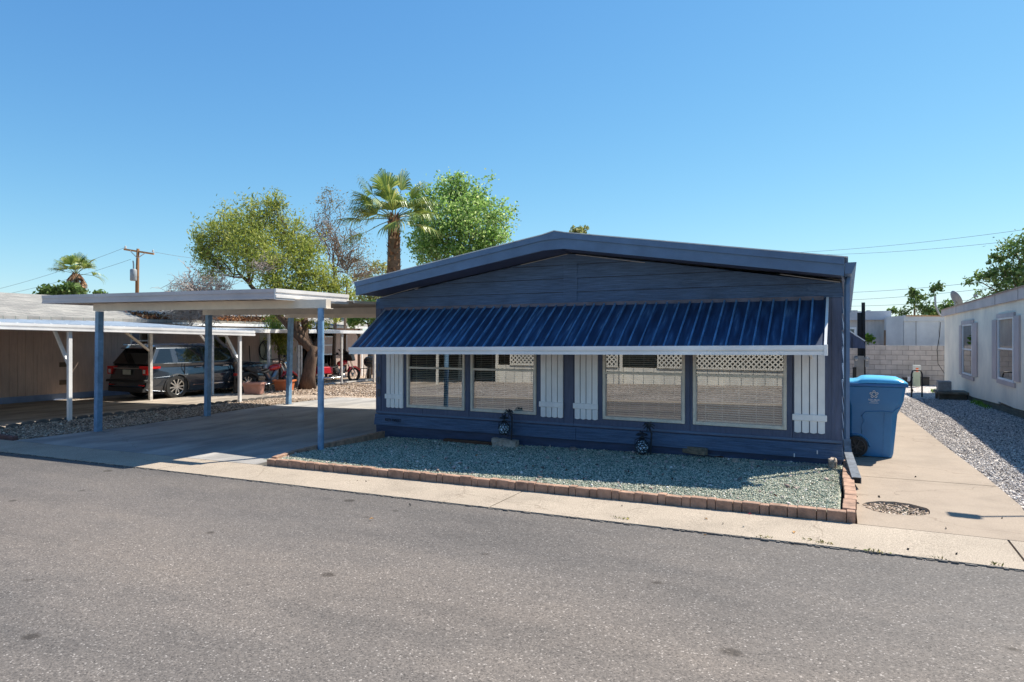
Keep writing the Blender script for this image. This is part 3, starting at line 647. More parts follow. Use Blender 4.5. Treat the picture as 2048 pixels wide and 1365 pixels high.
# ================================================================ things in front of the wall
# two hanging pineapple lanterns, bracket with a palm finial
def lantern(u, vg, vtop, r, label):
    Yl = 8.70; g0 = PY(u, vg, Yl); t = thing('lantern', label, 'lantern', (g0.x, Yl, zbed(g0.x, Yl)), group='mosaic globe lanterns by the front wall')
    iron = mat('dark_iron', (.03, .04, .055), rough=.45, metal=.4, var=.4, vs=25)
    zc_ = g0.z; x = g0.x
    prof = [(r*math.sin(a)*(.94 if a > 1.7 else 1), -r*1.18*math.cos(a)) for a in np.linspace(.15, 2.75, 13)]
    MB().lathe([(q, z) for q, z in prof], (x, Yl, zc_), 26).build('globe', lglass, t, smooth=True)
    cg = MB()
    for k in range(10):
        a = k*math.pi/5
        for sgn in (1, -1):
            cg.tube([(x+r*1.01*math.sin(b)*math.cos(a+sgn*(b-1.5)*.8), Yl+r*1.01*math.sin(b)*math.sin(a+sgn*(b-1.5)*.8), zc_-r*1.19*math.cos(b)) for b in np.linspace(.25, 2.7, 9)], .0045, 4)
    for b in (.75, 1.25, 1.75, 2.25):
        cg.tube([(x+r*1.01*math.sin(b)*math.cos(q), Yl+r*1.01*math.sin(b)*math.sin(q), zc_-r*1.19*math.cos(b)) for q in np.linspace(0, 2*math.pi, 19)], .0045, 4, False)
    cg.build('mesh_cage', iron, t)
    zt = zc_+r*1.18; ca = MB()
    ca.lathe([(r*.45, .0), (r*.5, .02), (r*.25, .03), (r*.22, .055), (r*.95, .065), (r*.75, .085), (r*.2, .10), (.008, .115)], (x, Yl, zt-.01), 20)
    ca.tube([(x-.3*r, Yl, zt+.09), (x-.3*r, Yl, zt+.12)], .008, 6); ca.build('lantern_cap', iron, t, smooth=True, autos=30)
    zT = PY(u, vtop, Yl).z; zb = t.location.z; dx = r*1.05
    p = MB(); p.tube([(x+dx*1.1, Yl+.04, zb-.03), (x+dx*1.25, Yl+.04, zb+.2), (x+dx*1.3, Yl+.04, zt+.08), (x+dx*.95, Yl+.03, zt+.16), (x+dx*.9, Yl+.02, zT-.05)], [.011, .012, .014, .016, .012], 8)
    for s in (-1, 1): p.tube([(x+s*r*1.15, Yl-.02*s, zt-.02), (x+s*r*1.2, Yl, zc_), (x+s*r*.75, Yl, zc_-r*1.5)], .004, 5)
    p.tube([(x-r*1.15, Yl, zt-.02), (x, Yl, zt+.035), (x+dx*1.25, Yl+.03, zt)], .005, 5)
    p.build('bracket', iron, t)
    f = MB(); cx, cz = x+dx*.9, zT-.03
    for k in range(9):
        a = k*2*math.pi/9+.3; L = .085*rnd.uniform(.8, 1.15); ca_, sa_ = math.cos(a), math.sin(a)
        pts = [Vector((cx, Yl+.02, cz)), Vector((cx+ca_*L*.6, Yl+.02+rnd.uniform(-.04, .04), cz+sa_*L*.5+.02)), Vector((cx+ca_*L, Yl+.02, cz+sa_*L*.7-.01))]
        for q in range(2):
            f.bar(pts[q], pts[q+1], .022-.008*q, .004, (0, 1, 0))
    f.build('palm_finial', iron, t)
def lantern_glass():
    m, N, L, P = newmat('mosaic_glass'); v = coords(N, L); vo = N.new('ShaderNodeTexVoronoi'); vo.feature = 'DISTANCE_TO_EDGE'; vo.inputs['Scale'].default_value = 26; L.new(v, vo.inputs['Vector'])
    r = ramp(N, [(.06, (.02, .035, .05)), (.12, (.50, .66, .80))]); L.new(vo.outputs['Distance'], r.inputs[0]); L.new(r.outputs[0], P.inputs['Base Color']); P.inputs['Roughness'].default_value = .15; return m
lglass = lantern_glass()
lantern(1008, 857.5, 822, .083, 'mosaic glass lantern above the pale stone block, palm finial crossing the window sill')
lantern(1284, 894, 848, .088, 'mosaic glass lantern on the gravel below the third window, beside the splash board')
def rockmb(c, s, seed, sq=1.0):
    g = random.Random(seed); b = MB(); n = 9; rows = 6; vs = []
    for i in range(rows):
        a = math.pi*(i+.5)/rows
        for k in range(n):
            t = 2*math.pi*k/n; j = 1+g.uniform(-.16, .16); e = .55
            cx = math.copysign(abs(math.cos(t))**e, math.cos(t)); cy = math.copysign(abs(math.sin(t))**e, math.sin(t)); sr = math.sin(a)**.5
            vs.append((c[0]+s[0]*cx*sr*j, c[1]+s[1]*cy*sr*j, c[2]+s[2]*-math.copysign(abs(math.cos(a))**.6, math.cos(a))*j))
    fs = [(i*n+k, i*n+(k+1) % n, (i+1)*n+(k+1) % n, (i+1)*n+k) for i in range(rows-1) for k in range(n)]
    fs += [tuple(range(n-1, -1, -1)), tuple((rows-1)*n+k for k in range(n))]
    return b.add(vs, fs)
pale = mat('pale_stone', (.40, .33, .27), rough=.9, var=.45, vs=14, bump=.8, bs=30)
def atbed(u, v, off=0.0):
    p = PW(u, v, 9.0)
    d = 9.0
    for _ in range(30):
        p = PW(u, v, d); d = (CAMZ-zbed(p.x, p.y)-off)*F/(v-HV)
    return PW(u, v, d)
p = atbed(1007, 894)
b = MB(); L_, D_, H_ = .40, .12, .11; x, y, z = p.x, p.y+.06, zbed(p.x, p.y)
pts = [(-.20, -.06, 0), (.19, -.06, -.01), (.20, .06, -.01), (-.20, .06, 0), (-.21, -.055, .115), (.20, -.05, .095), (.205, .06, .10), (-.20, .06, .12)]
b.hexa([(x+q[0], y+q[1], z+q[2]-.005) for q in pts])
o = lone('stone_block', b, pale, 'long pale rough broken stone block under the left lantern', 'stone')
sub = o.modifiers.new('s', 'SUBSURF'); sub.subdivision_type = 'SIMPLE'; sub.levels = sub.render_levels = 4
tx = bpy.data.textures.new('rough', 'CLOUDS'); tx.noise_scale = .06
dm = o.modifiers.new('d', 'DISPLACE'); dm.texture = tx; dm.strength = .03; dm.mid_level = .5
wood_old = mat('old_timber', (.21, .17, .125), rough=.9, var=.45, vs=7, bump=.8, bs=40, stretch=(1, 6, 6))
wood_brn = mat('rotten_timber', (.11, .05, .028), rough=.9, var=.5, vs=7, bump=.8, bs=40, stretch=(1, 6, 6))
def beam(u0, v0, u1, v1, w, hgt, name, m, label, cat, lift=0.0, back=.0):
    a = atbed(u0, v0, lift); c_ = atbed(u1, v1, lift); a.z = zbed(a.x, a.y)+hgt/2+lift; c_.z = zbed(c_.x, c_.y)+hgt/2+lift
    a.y += w/2+back; c_.y += w/2+back
    return lone(name, MB().bar(a, c_, w, hgt), m, label, cat, bevel=.006)
beam(885, 884, 982, 892, .09, .045, 'timber', wood_brn, 'dark rotten brown timber lying left of the pale stone block', 'timber', back=.02)
beam(1310, 903, 1448, 918, .16, .022, 'timber', wood_brn, 'thin brown board under the grey splash board', 'timber', back=.03)
beam(1330, 900, 1437, 915, .16, .012, 'splash_board', mat('grey_board', (.16, .18, .22), rough=.6, var=.2, vs=5), 'flat grey board on the gravel with a short timber on top', 'board', lift=.025, back=.03)
beam(1353, 905, 1409, 913.5, .09, .092, 'timber', wood_old, 'short weathered grey timber block resting on the grey board', 'timber', lift=.038, back=.05)
for (u, v, s, lb) in ((1144.5, 902, (.055, .04, .03), 'smooth grey brown cobble at the wall between the two lanterns'),
                      (1470, 926, (.04, .035, .028), 'small white angular rock against the skirting, nearer the splash board'),
                      (1504, 928, (.038, .03, .016), 'small flat pale rock against the skirting, nearer the cable'),
                      (1665, 937, (.05, .07, .07), 'upright lichen grey rock at the back end of the brick border')):
    p = atbed(u, v); lone('rock', rockmb((p.x, min(p.y+.03, 8.80), zbed(p.x, p.y)+s[2]*.7), s, int(u)), pale if u > 1200 else mat('cobble', (.20, .17, .16), rough=.8, var=.4, vs=20), lb, 'rock', smooth=False)
cb = MB()
for k, (dv) in enumerate((0, 3.5, 7)):
    pts = [atbed(u, v+dv) for u, v in ((1528, 930), (1560, 932.5), (1590, 932), (1615, 929), (1635, 934))]
    cb.tube([(q.x, min(q.y, 8.83), zbed(q.x, q.y)+.02+.01*k) for q in pts], .0045, 5)
lone('cable', cb, mat('grey_cable', (.22, .22, .22), rough=.6), 'loose grey cable lying on the gravel near the right corner of the wall', 'cable')
# ---------------- blue wheeled bin
BX, BY = 0, 0
bn = thing('wheeled_bin', 'blue wheeled recycling bin with a light blue lid beside the house corner', 'bin', (.28, 9.95, zg(.28, 9.95)))
binm = mat('blue_plastic', (.030, .175, .37), rough=.38, var=.08, vs=3); lidm = mat('light_blue_plastic', (.12, .50, .80), rough=.25, var=.05)
def ring(x0, x1, y0, y1, z, ch):
    return [(x0+ch, y0, z), (x1-ch, y0, z), (x1, y0+ch, z), (x1, y1-ch, z), (x1-ch, y1, z), (x0+ch, y1, z), (x0, y1-ch, z), (x0, y0+ch, z)]
def loft(secs):
    b = MB(); vs = []; n = 8
    for s_ in secs: vs += ring(*s_)
    fs = [(i*n+k, i*n+(k+1) % n, (i+1)*n+(k+1) % n, (i+1)*n+k) for i in range(len(secs)-1) for k in range(n)]
    fs += [tuple(range(n-1, -1, -1)), tuple((len(secs)-1)*n+k for k in range(n))]
    return b.add(vs, fs)
z0 = zg(.28, 9.95); Yn = 9.60
secs = [(.02, .500, Yn+.03, Yn+.55, z0+.005, .03), (.01, .515, Yn+.025, Yn+.56, z0+.06, .035), (-.015, .545, Yn+.012, Yn+.59, z0+.40, .05), (-.02, .56, Yn+.012, Yn+.595, z0+.56, .06),
        (-.025, .60, Yn-.012, Yn+.61, z0+.66, .06), (-.03, .625, Yn-.02, Yn+.62, z0+.74, .04), (-.03, .65, Yn-.03, Yn+.63, z0+.915, .03)]
bd = loft(secs).build('bin_body', binm, bn, bevel=.012, seg=3, smooth=True)
bd.modifiers.new('wn', 'WEIGHTED_NORMAL')
MB().prism([(.20, z0+.07), (.26, z0+.58), (.20, z0+.62), (.13, z0+.58), (.10, z0+.45), (.13, z0+.38), (.07, z0+.28), (.05, z0+.28), (.05, z0+.07)][::-1], Yn-.0, Yn+.02).build('rib', binm, bd) if False else None
loft([(-.04, .675, Yn-.045, Yn+.645, z0+.915, .03), (-.04, .675, Yn-.045, Yn+.645, z0+.955, .03)]).build('bin_rim', mat('blue_plastic_rim', (.020, .13, .33), rough=.4), bn, bevel=.008)
lid = MB(); n = 14; m_ = 8; vs = []
for i in range(n+1):
    k = i/n; x = -.045+.715*k
    for j in range(m_+1):
        w = j/m_; y = Yn-.04+.68*w
        hgt = .035+.036*math.sin(math.pi*min(1, k*1.05))**.6*(math.sin(math.pi*w)**.35 if 0 < w < 1 else 0)+(.018 if (j % 2 == 1 and .25 < k < .9) else 0)
        if k > .97 or w in (0, 1): hgt = .012
        if k < .3: hgt -= .02*math.sin(k/.3*math.pi)
        vs.append((x, y, z0+.955+hgt))
lid.add(vs, [(i*(m_+1)+j, (i+1)*(m_+1)+j, (i+1)*(m_+1)+j+1, i*(m_+1)+j+1) for i in range(n) for j in range(m_)])
lo = lid.build('lid', lidm, bn, smooth=True); sm = lo.modifiers.new('so', 'SOLIDIFY'); sm.thickness = .012; sm.offset = -1
wh = MB(); wc = (.095, Yn-.02, z0+.135)
wh.cyl((wc[0], wc[1]-.02, wc[2]), (wc[0], wc[1]+.045, wc[2]), .13, 30)
wo_ = wh.build('wheel', mat('wheel_rubber', (.018, .017, .016), rough=.6), bn, smooth=True, autos=40)
w2 = MB(); 
for k in range(7):
    a = k*2*math.pi/7+.2; w2.bar((wc[0]+.02*math.cos(a), wc[1]-.026, wc[2]+.02*math.sin(a)), (wc[0]+.092*math.cos(a), wc[1]-.026, wc[2]+.092*math.sin(a)), .012, .022, (0, 1, 0))
w2.tube([(wc[0]+.098*math.cos(a), wc[1]-.024, wc[2]+.098*math.sin(a)) for a in np.linspace(0, 2*math.pi, 25)], .008, 6, False); w2.cyl((wc[0], wc[1]-.035, wc[2]), (wc[0], wc[1]-.01, wc[2]), .022, 12)
w2.build('wheel_spokes', mat('wheel_plastic', (.045, .04, .038), rough=.5), wo_)
MB().cyl((wc[0], Yn+.55, wc[2]), (wc[0], Yn+.61, wc[2]), .13, 24).build('wheel', _M['wheel_rubber'], bn)
arch = MB(); arch.tube([(wc[0]+.150*math.cos(a), wc[1]+.032, wc[2]+.150*math.sin(a)) for a in np.linspace(0, math.pi*.62, 12)], .012, 6); arch.build('wheel_arch', binm, bn, smooth=True)
# creased recess outline on the side
cr = MB(); cr.tube([(.16, Yn+.018, z0+.30), (.155, Yn+.010, z0+.40), (.185, Yn+.006, z0+.47), (.16, Yn+.004, z0+.53), (.20, Yn+.0, z0+.585), (.40, Yn-.002, z0+.60), (.50, Yn+.0, z0+.59), (.60, Yn-.01, z0+.68)], .007, 6); cr.build('crease', binm, bn, smooth=True)
MB().bar((.40, Yn+.026, z0+.02), (.42, Yn+.004, z0+.585), .012, .008).build('crease', binm, bn)
white = mat('white_print', (.80, .80, .80), rough=.5, var=.02)
lg = MB(); lc = Vector((PY(1748, 789, Yn-.03).x, Yn-.034, PY(1748, 789, Yn-.03).z)); rr = .043
for k in range(5):
    a = math.pi/2+k*2*math.pi/5; cx_, cz_ = lc.x+rr*.80*math.cos(a), lc.z+rr*.80*math.sin(a)
    rg = [(cx_+.0125*math.cos(t), lc.y, cz_+.0125*math.sin(t)) for t in np.linspace(0, 2*math.pi, 13)]
    for p_, q_ in zip(rg[:-1], rg[1:]): lg.bar(p_, q_, .0085, .004, (0, 1, 0))
    v_ = (lc.x+rr*.50*math.cos(a+math.pi/5), lc.y, lc.z+rr*.50*math.sin(a+math.pi/5))
    for (sg_, ang) in ((1, a), (-1, a+2*math.pi/5)):
        e_ = (lc.x+rr*.80*math.cos(ang)+sg_*.0125*-math.sin(ang), lc.y, lc.z+rr*.80*math.sin(ang)+sg_*.0125*math.cos(ang)); lg.bar(e_, v_, .0085, .004, (0, 1, 0))
lg.build('emblem', white, bn)
for s_, sz, dz in (('REPUBLIC', .030, -.072), ('SERVICES', .019, -.093)):
    txt(s_, sz, .001, 'lettering', white, bn, Matrix.Translation(Vector((lc.x, lc.y, lc.z+dz))-bn.location)@Matrix.Rotation(R(90), 4, 'X'))
MB().box(lc.x-.058, lc.x+.052, lc.y-.002, lc.y+.001, lc.z-.1135, lc.z-.110).build('underline', white, bn)
# ---------------- side awning, meter posts
sa = MB(); Ys = 20.0; xl = PY(1700, 660, Ys).x; p1 = PY(1728.5, 684, Ys); p2 = PY(1731.5, 697, Ys); p0 = PY(1690, 659, Ys)
prof = [(-.05, p0.z), (p1.x, p1.z), (p2.x, p2.z), (-.05, p2.z)]
sa.prism(prof, Ys, Ys+1.8)
s_ = sa.build('side_awning', navyv, h)
MB().bar((-.05, Ys-.01, p0.z+.02), (p1.x+.02, Ys-.01, p1.z+.02), .03, .03).build('awning_end', gutw, s_)
q = MB(); q.bar((xl+.05, Ys-.012, (p0.z+p1.z)/2-.05), (xl+.05, Ys-.012, p2.z), .015, .01); q.build('awning_arm', blackm, s_)
blk = mat('black_timber', (.012, .011, .012), rough=.6, var=.4, vs=10, bump=.3)
mp = thing('meter_post', 'tall black timber service post with electric meters behind the bin', 'post', PY(1724, 770, 22.5))
for (u, vt, w) in ((1719.5, 626, 9), (1726.5, 605.5, 6.5)):
    a = PY(u+1.5, 772, 22.5); z_ = zg(a.x, 22.5); t_ = PY(u, vt, 22.5); ww = w/F*DY(u, 22.5)
    MB().bar((a.x, 22.5, z_-.1), (t_.x, 22.5, t_.z), ww, .09).build('timber_post', blk, mp)
a = PY(1713, 700, 22.4); MB().box(a.x-.06, a.x+.20, 22.36, 22.42, zg(a.x, 22.4), PY(1713, 712, 22.4).z).build('meter_board', mat('grey_wood', (.38, .38, .36), rough=.8), mp)
for (u, v) in ((1712, 718), (1734, 718)):
    a = PY(u, v, 22.32); w = MB(); w.cyl((a.x, 22.30, a.z), (a.x, 22.36, a.z), .075, 16); w.box(a.x-.05, a.x+.05, 22.33, 22.358, a.z-.25, a.z-.02); mo = w.build('meter', steel, mp)
    MB().lathe([(.06, 0), (.055, .04), (.03, .06)], (0, 0, 0), 14).build('meter_glass', mat('meter_glass', (.5, .5, .48), rough=.1), mo, local=True).matrix_local = Matrix.Translation(Vector((a.x, 22.30, a.z))-mp.location)@Matrix.Rotation(R(90), 4, 'X')
a = PY(1709, 745, 22.3); MB().box(a.x-.05, a.x+.05, 22.28, 22.358, zg(a.x, 22.3)+.1, a.z+.15).build('breaker_box', blackm, mp)
# ================================================================ neighbour's house on the left
nsid = mat('mauve_siding', (.56, .42, .36), rough=.7, var=.12, vs=4, bump=.2, stretch=(1, 5, .4)); nblue = mat('blue_skirt', (.22, .30, .48), rough=.7, var=.15)
pink = mat('pink_siding', (.50, .375, .32), rough=.7, var=.07)
shing = None
def shingle():
    m, N, L, P = newmat('shingles'); v = coords(N, L)
    sx = N.new('ShaderNodeSeparateXYZ'); L.new(v, sx.inputs[0]); cx = N.new('ShaderNodeCombineXYZ'); L.new(sx.outputs[1], cx.inputs[0]); L.new(sx.outputs[0], cx.inputs[1])
    b = N.new('ShaderNodeTexBrick'); b.inputs['Scale'].default_value = 1; b.inputs['Brick Width'].default_value = .30; b.inputs['Row Height'].default_value = .14; b.inputs['Mortar Size'].default_value = .006
    b.inputs['Color1'].default_value = (.24, .225, .21, 1); b.inputs['Color2'].default_value = (.36, .34, .31, 1); b.inputs['Mortar'].default_value = (.10, .15, .14, 1); L.new(cx.outputs[0], b.inputs['Vector'])
    n = N.new('ShaderNodeTexNoise'); n.inputs['Scale'].default_value = 1.5; n.inputs['Detail'].default_value = 6; L.new(v, n.inputs['Vector']); r = ramp(N, [(.3, (.75, .75, .75)), (.7, (1.15, 1.13, 1.1))]); L.new(n.outputs['Fac'], r.inputs[0])
    mx = N.new('ShaderNodeMix'); mx.data_type = 'RGBA'; mx.blend_type = 'MULTIPLY'; mx.inputs[0].default_value = 1; L.new(b.outputs['Color'], mx.inputs[6]); L.new(r.outputs[0], mx.inputs[7]); L.new(mx.outputs[2], P.inputs['Base Color']); P.inputs['Roughness'].default_value = .9
    return m
shing = shingle()
WX, EX, RX = -21.0, -20.45, -24.7
NY0, NY1 = 1.5, 24.9
nh = thing('mobile_home', 'long mauve brown mobile home with grey shingle roof and blue skirting', 'house', (-24, 14, zg(-24, 14)))
zw = zg(-21.0, 10)
dy0, dy1 = 16.6, 17.5
q = MB()
y = NY0
wnd = [(PX(478, 700, WX).y if False else 12.55, 13.4), (PX(425, 700, WX).y, PX(456, 700, WX).y)]
# openings: window behind the car, window by the leaning tree, door, porch window
YW = [(PX(260, 700, WX).y, PX(299, 700, WX).y, 1.05, 1.78), (PX(424, 700, WX).y, PX(454, 700, WX).y, .55, 1.62), (PX(647, 700, WX).y, PX(668, 700, WX).y, .75, 1.60)]
DR = (PX(519, 700, WX).y, PX(543, 700, WX).y)
cuts = sorted(YW+[(DR[0], DR[1], zw+.15, 1.70)])
prev = NY0; zb0, zt0 = zw+.18, 2.05
for (a, b, z0, z1) in cuts:
    for yy in np.arange(prev, a-.01, .205):
        q.box(WX-.03, WX, yy, min(yy+.201, a), zb0, zt0)
    q.box(WX-.03, WX, a, b, zb0, z0); q.box(WX-.03, WX, a, b, z1, zt0); prev = b
for yy in np.arange(prev, 20.9, .205): q.box(WX-.03, WX, yy, min(yy+.201, 20.9), zb0, zt0)
q.box(WX-.06, WX-.031, NY0, 20.9, zb0, zb0+.01)
q.build('wall', nsid, nh)
q = MB(); 
for yy in np.arange(20.91, NY1-.3, .205): q.box(WX-.03, WX, yy, min(yy+.201, NY1), zw+.05, zt0)
q.build('wall', pink, nh)
MB().box(WX-.25, WX-.2, NY0, NY1, zw+.1, 2.05).build('partition', darkm, nh)
MB().box(WX-.05, WX-.005, NY0, 20.9, zw-.1, zw+.178).build('skirting', nblue, nh)
MB().box(RX*2-WX, WX-.05, NY1-.05, NY1, zw, 2.05).build('end_wall', pink, nh)
MB().box(RX*2-WX, WX-.05, NY0, NY0+.05, zw, 2.05).build('end_wall', nsid, nh)
MB().box(WX-.0, WX+.03, NY1-.04, NY1+.03, zw, 2.0).build('corner_trim', gutw, nh)
def ewall(a, b, z0, z1, kind):
    w = MB(); t = .05
    w.box(WX-.02, WX+.025, a, a+t, z0, z1); w.box(WX-.02, WX+.025, b-t, b, z0, z1); w.box(WX-.02, WX+.025, a+t, b-t, z0, z0+t); w.box(WX-.02, WX+.025, a+t, b-t, z1-t, z1)
    zr = (z0+z1)/2; w.box(WX-.02, WX+.02, a+t, b-t, zr, zr+.04); o = w.build('window', gutw, nh)
    MB().box(WX-.012, WX-.008, a+t, b-t, z0+t, z1-t).build('pane', panem2, o)
    MB().box(WX-.10, WX-.09, a+t, b-t, zr, z1-t).build('curtain', mat('curtain', (.30, .28, .26), rough=.9), o)
for (a, b, z0, z1) in YW: ewall(a, b, z0, z1, 0)
a, b = PX(685.5, 700, WX).y, PX(693, 700, WX).y
w = MB(); w.box(WX+.001, WX+.03, a, b, .72, 1.66); o = w.build('window', gutw, nh)
MB().box(WX+.031, WX+.036, a+.09, b-.09, .78, 1.14).box(WX+.031, WX+.036, a+.09, b-.09, 1.22, 1.60).build('pane', mat('green_glass', (.10, .24, .26), rough=.08), o)
dm_ = mat('pale_green_door', (.40, .43, .34), rough=.5); o = MB().box(WX-.03, WX+.01, DR[0], DR[1], zw+.15, 1.70).build('door', dm_, nh)
MB().box(WX+.011, WX+.05, DR[1]-.16, DR[1]-.10, .55, .60).build('handle', steel, o)
y_ = PX(129, 770, WX).y; MB().box(WX+.001, WX+.012, y_-.75, y_+.35, zw+.22, 1.05).build('access_panel', nsid, nh)
for (u, v) in ((129, 729.5), (129, 765)):
    p = PX(u, v, WX+.02); MB().box(WX+.0125, WX+.03, p.y-.14, p.y+.14, p.z-.07, p.z+.07).build('vent', mat('brown_vent', (.14, .10, .07), rough=.7), nh)
q = MB(); q.prism([(EX, 2.03), (EX+.0, 2.14), (RX, 3.02), (2*RX-EX, 2.14), (2*RX-EX, 2.03), (RX, 2.90)], NY0-.3, 20.2); q.prism([(EX, 1.97), (EX, 2.09), (RX, 2.98), (2*RX-EX, 2.09), (2*RX-EX, 1.97), (RX, 2.86)], 20.201, NY1+.35)
q.build('roof', shing, nh)
MB().box(EX+.001, EX+.06, 14.5, NY1+.3, 1.96, 2.06).build('gutter', gutw, nh)
p = PX(112.5, 620, -22.8); v_ = MB(); v_.cyl((p.x, p.y, p.z-.25), (p.x, p.y, p.z+.0), .12, 16); v_.cyl((p.x, p.y, p.z), (p.x, p.y, p.z+.14), .17, 16, .18); v_.build('roof_vent', steel, nh, smooth=True, autos=40)
p = PX(40, 602.5, -23.8); MB().box(p.x-.3, p.x+.3, p.y-.3, p.y+.3, p.z-.06, p.z+.0).build('roof_vent', shing, nh)
# leaf litter on the eave
g = np.random.default_rng(3); n = 5000
yl = g.uniform(13.6, 21, n); xl_ = EX-np.abs(g.normal(0, .55, n)); zl_ = 2.15+(EX-xl_)*.203+g.uniform(0, .10, n)*np.exp(-(EX-xl_)*1.2)
litter = islandmat('dry_leaves', [(0, (.06, .03, .02)), (.5, (.26, .10, .04)), (.85, (.42, .20, .08)), (1, (.5, .38, .25))])
stuff(leaves('leaf_litter', np.stack([xl_, yl, zl_], 1), .10, .05, litter, None, 4), 'dry reddish leaves heaped on the shingle roof edge under the tree', 'leaf litter')
# ---- porch
po = thing('porch_cover', 'narrow white porch roof on thin posts behind the motorcycles', 'porch', (-19.0, 18.0, zg(-19, 18)))
q = MB(); q.hexa([(-20.4, 14.7, 1.84), (-17.5, 14.7, 1.74), (-17.5, 21.3, 1.74), (-20.4, 21.3, 1.84), (-20.4, 14.7, 1.90), (-17.5, 14.7, 1.80), (-17.5, 21.3, 1.80), (-20.4, 21.3, 1.90)]); q.box(-17.499, -17.45, 14.7, 21.3, 1.70, 1.82); q.build('roof', gutw, po)
greyw = mat('flaking_white_paint', (.55, .53, .50), rough=.7, var=.3, vs=10)
for (u, v) in ((537.5, 779), (596.5, 776), (602, 771), (683, 773)):
    p = PX(u, v, -17.55); MB().bar((-17.55, p.y, zg(-17.55, p.y)-.05), (-17.55, p.y, 1.74), .07).build('post', greyw, po)
MB().box(-17.6, -17.54, 18.5, 21.5, zg(-18, 20)+.02, zg(-18, 20)+.07).build('floor_rail', greyw, po)
hs = MB(); p = PX(524, 700, WX+.06)
for k in range(4): hs.tube([(WX+.07+.01*k, p.y+.17*(1+.12*k)*math.sin(a)+.03*k, p.z-.02+.30*(1+.1*k)*math.cos(a)) for a in np.linspace(0, 6.28, 18)], .014, 5, False)
lone('hose', hs, blackm, 'black garden hose coiled on the pale green door wall', 'hose')
# ---- the neighbour's white carport
nc = thing('carport', 'white carport with thin braced posts beside the mauve home', 'carport', (-17.4, 9, zg(-17.4, 9)))
zA, zB, YA, YB = 1.86, 1.71, 1.8, 12.55
def zf(y): return 1.865+(1.715-1.865)*(y-4.8)/(12.55-4.8)
q = MB()
for (a0, a1, b0, b1) in ((-14.3, -14.27, -.135, 0), (-14.269, -14.25, -.05, .004), (-14.269, -14.245, -.125, -.085)):
    q.hexa([(a0, YA, zf(YA)+b0), (a1, YA, zf(YA)+b0), (a1, YB, zf(YB)+b0), (a0, YB, zf(YB)+b0), (a0, YA, zf(YA)+b1), (a1, YA, zf(YA)+b1), (a1, YB, zf(YB)+b1), (a0, YB, zf(YB)+b1)])
q.build('fascia', gutw, nc)
q = MB(); pan = mat('white_roof_pan', (.62, .66, .70), rough=.5, var=.06)
y = YA
while y < YB-.01:
    y1 = min(y+.30, YB)
    for (ya, yb, hh) in ((y, y1-.03, 0), (y1-.03, y1, .035)):
        q.hexa([(-14.301, ya, zf(ya)-.03), (-14.301, yb, zf(yb)-.03), (EX-.12, yb, 2.01), (EX-.12, ya, 2.01), (-14.301, ya, zf(ya)-.02+hh), (-14.301, yb, zf(yb)-.02+hh), (EX-.12, yb, 2.028+hh), (EX-.12, ya, 2.028+hh)])
    y = y1
q.box(-20.0, EX-.12, 12.56, 15.2, 1.985, 2.0); q.build('roof', pan, nc)  # flat roof piece past the end, added to keep sun off the wall
MB().hexa([(-17.8, YA, 1.84), (-17.7, YA, 1.84), (-17.7, YB, 1.80), (-17.8, YB, 1.80), (-17.8, YA, 1.95), (-17.7, YA, 1.95), (-17.7, YB, 1.86), (-17.8, YB, 1.86)]).build('beam', cpb, nc)
def npost(u, v, X, bdir, w=.075):
    d = DX(u, X); p = PW(u, v, d); zt = (zf(p.y)-.135) if X > -15.5 else 1.86; z_ = zg(X, p.y)
    MB().bar((X, p.y, z_-.05), (X, p.y, zt), w).build('post', gutw if X > -15.5 else greyw, nc, bevel=.004, seg=1)
    e = Vector((X, p.y, zt))+Vector(bdir)*.62
    if X > -15.5: e.z = zf(p.y)-.04+(.62*.05)
    MB().bar((X, p.y, zt-.72), e, .055).build('brace', gutw if X > -15.5 else cpb, nc)
npost(139, 847, -14.35, (-1, 0, 0)); npost(479.5, 807.6, -14.35, (-1, 0, 0)); npost(301, 801, -17.75, (0, -1.55, 0), .085); npost(424.5, 786, -17.75, (0, -1, 0))
# ---- planters, broom, grill, chair, small plant
def planter(u, v, w, X, name, m, label):
    d = DX(u, X); p = PW(u, v, d); z_ = zg(X, p.y); t = thing('planter', label, 'planter', (X, p.y, z_), R(25))
    b = MB(); b.hexa([(-w*.40, -.15, 0), (w*.40, -.15, 0), (w*.40, .15, 0), (-w*.40, .15, 0), (-w*.47, -.19, .30), (w*.47, -.19, .30), (w*.47, .19, .30), (-w*.47, .19, .30)]); b.build('pot_body', m, t, local=True, bevel=.01)
    b = MB(); b.box(-w*.53, w*.53, -.23, -.17, .301, .36).box(-w*.53, w*.53, .17, .23, .301, .36).box(-w*.53, -w*.47, -.169, .169, .301, .36).box(w*.47, w*.53, -.169, .169, .301, .36); b.build('pot_rim', m, t, local=True, bevel=.006)
    MB().box(-w*.46, w*.46, -.168, .168, .27, .325).build('soil', dirt, t, local=True)
planter(508, 786, .60, -16.6, 'planter', mat('faded_terracotta', (.48, .25, .19), rough=.8, var=.12, vs=6), 'faded pink terracotta trough planter near the car front wheel')
planter(569, 781, .62, -16.8, 'planter', mat('orange_terracotta', (.52, .15, .05), rough=.6, var=.1, vs=6), 'bright orange trough planter before the low red motorcycle')
p = PX(503, 765, -19.9); pt = PX(498.5, 692, -20.2)
b = MB(); b.bar((p.x, p.y, zg(p.x, p.y)), pt, .03); b.box(p.x-.15, p.x+.15, p.y-.05, p.y+.05, zg(p.x, p.y)+.0, zg(p.x, p.y)+.30)
lone('broom', b, blackm, 'dark broom leaning against the mauve wall ahead of the car', 'broom')
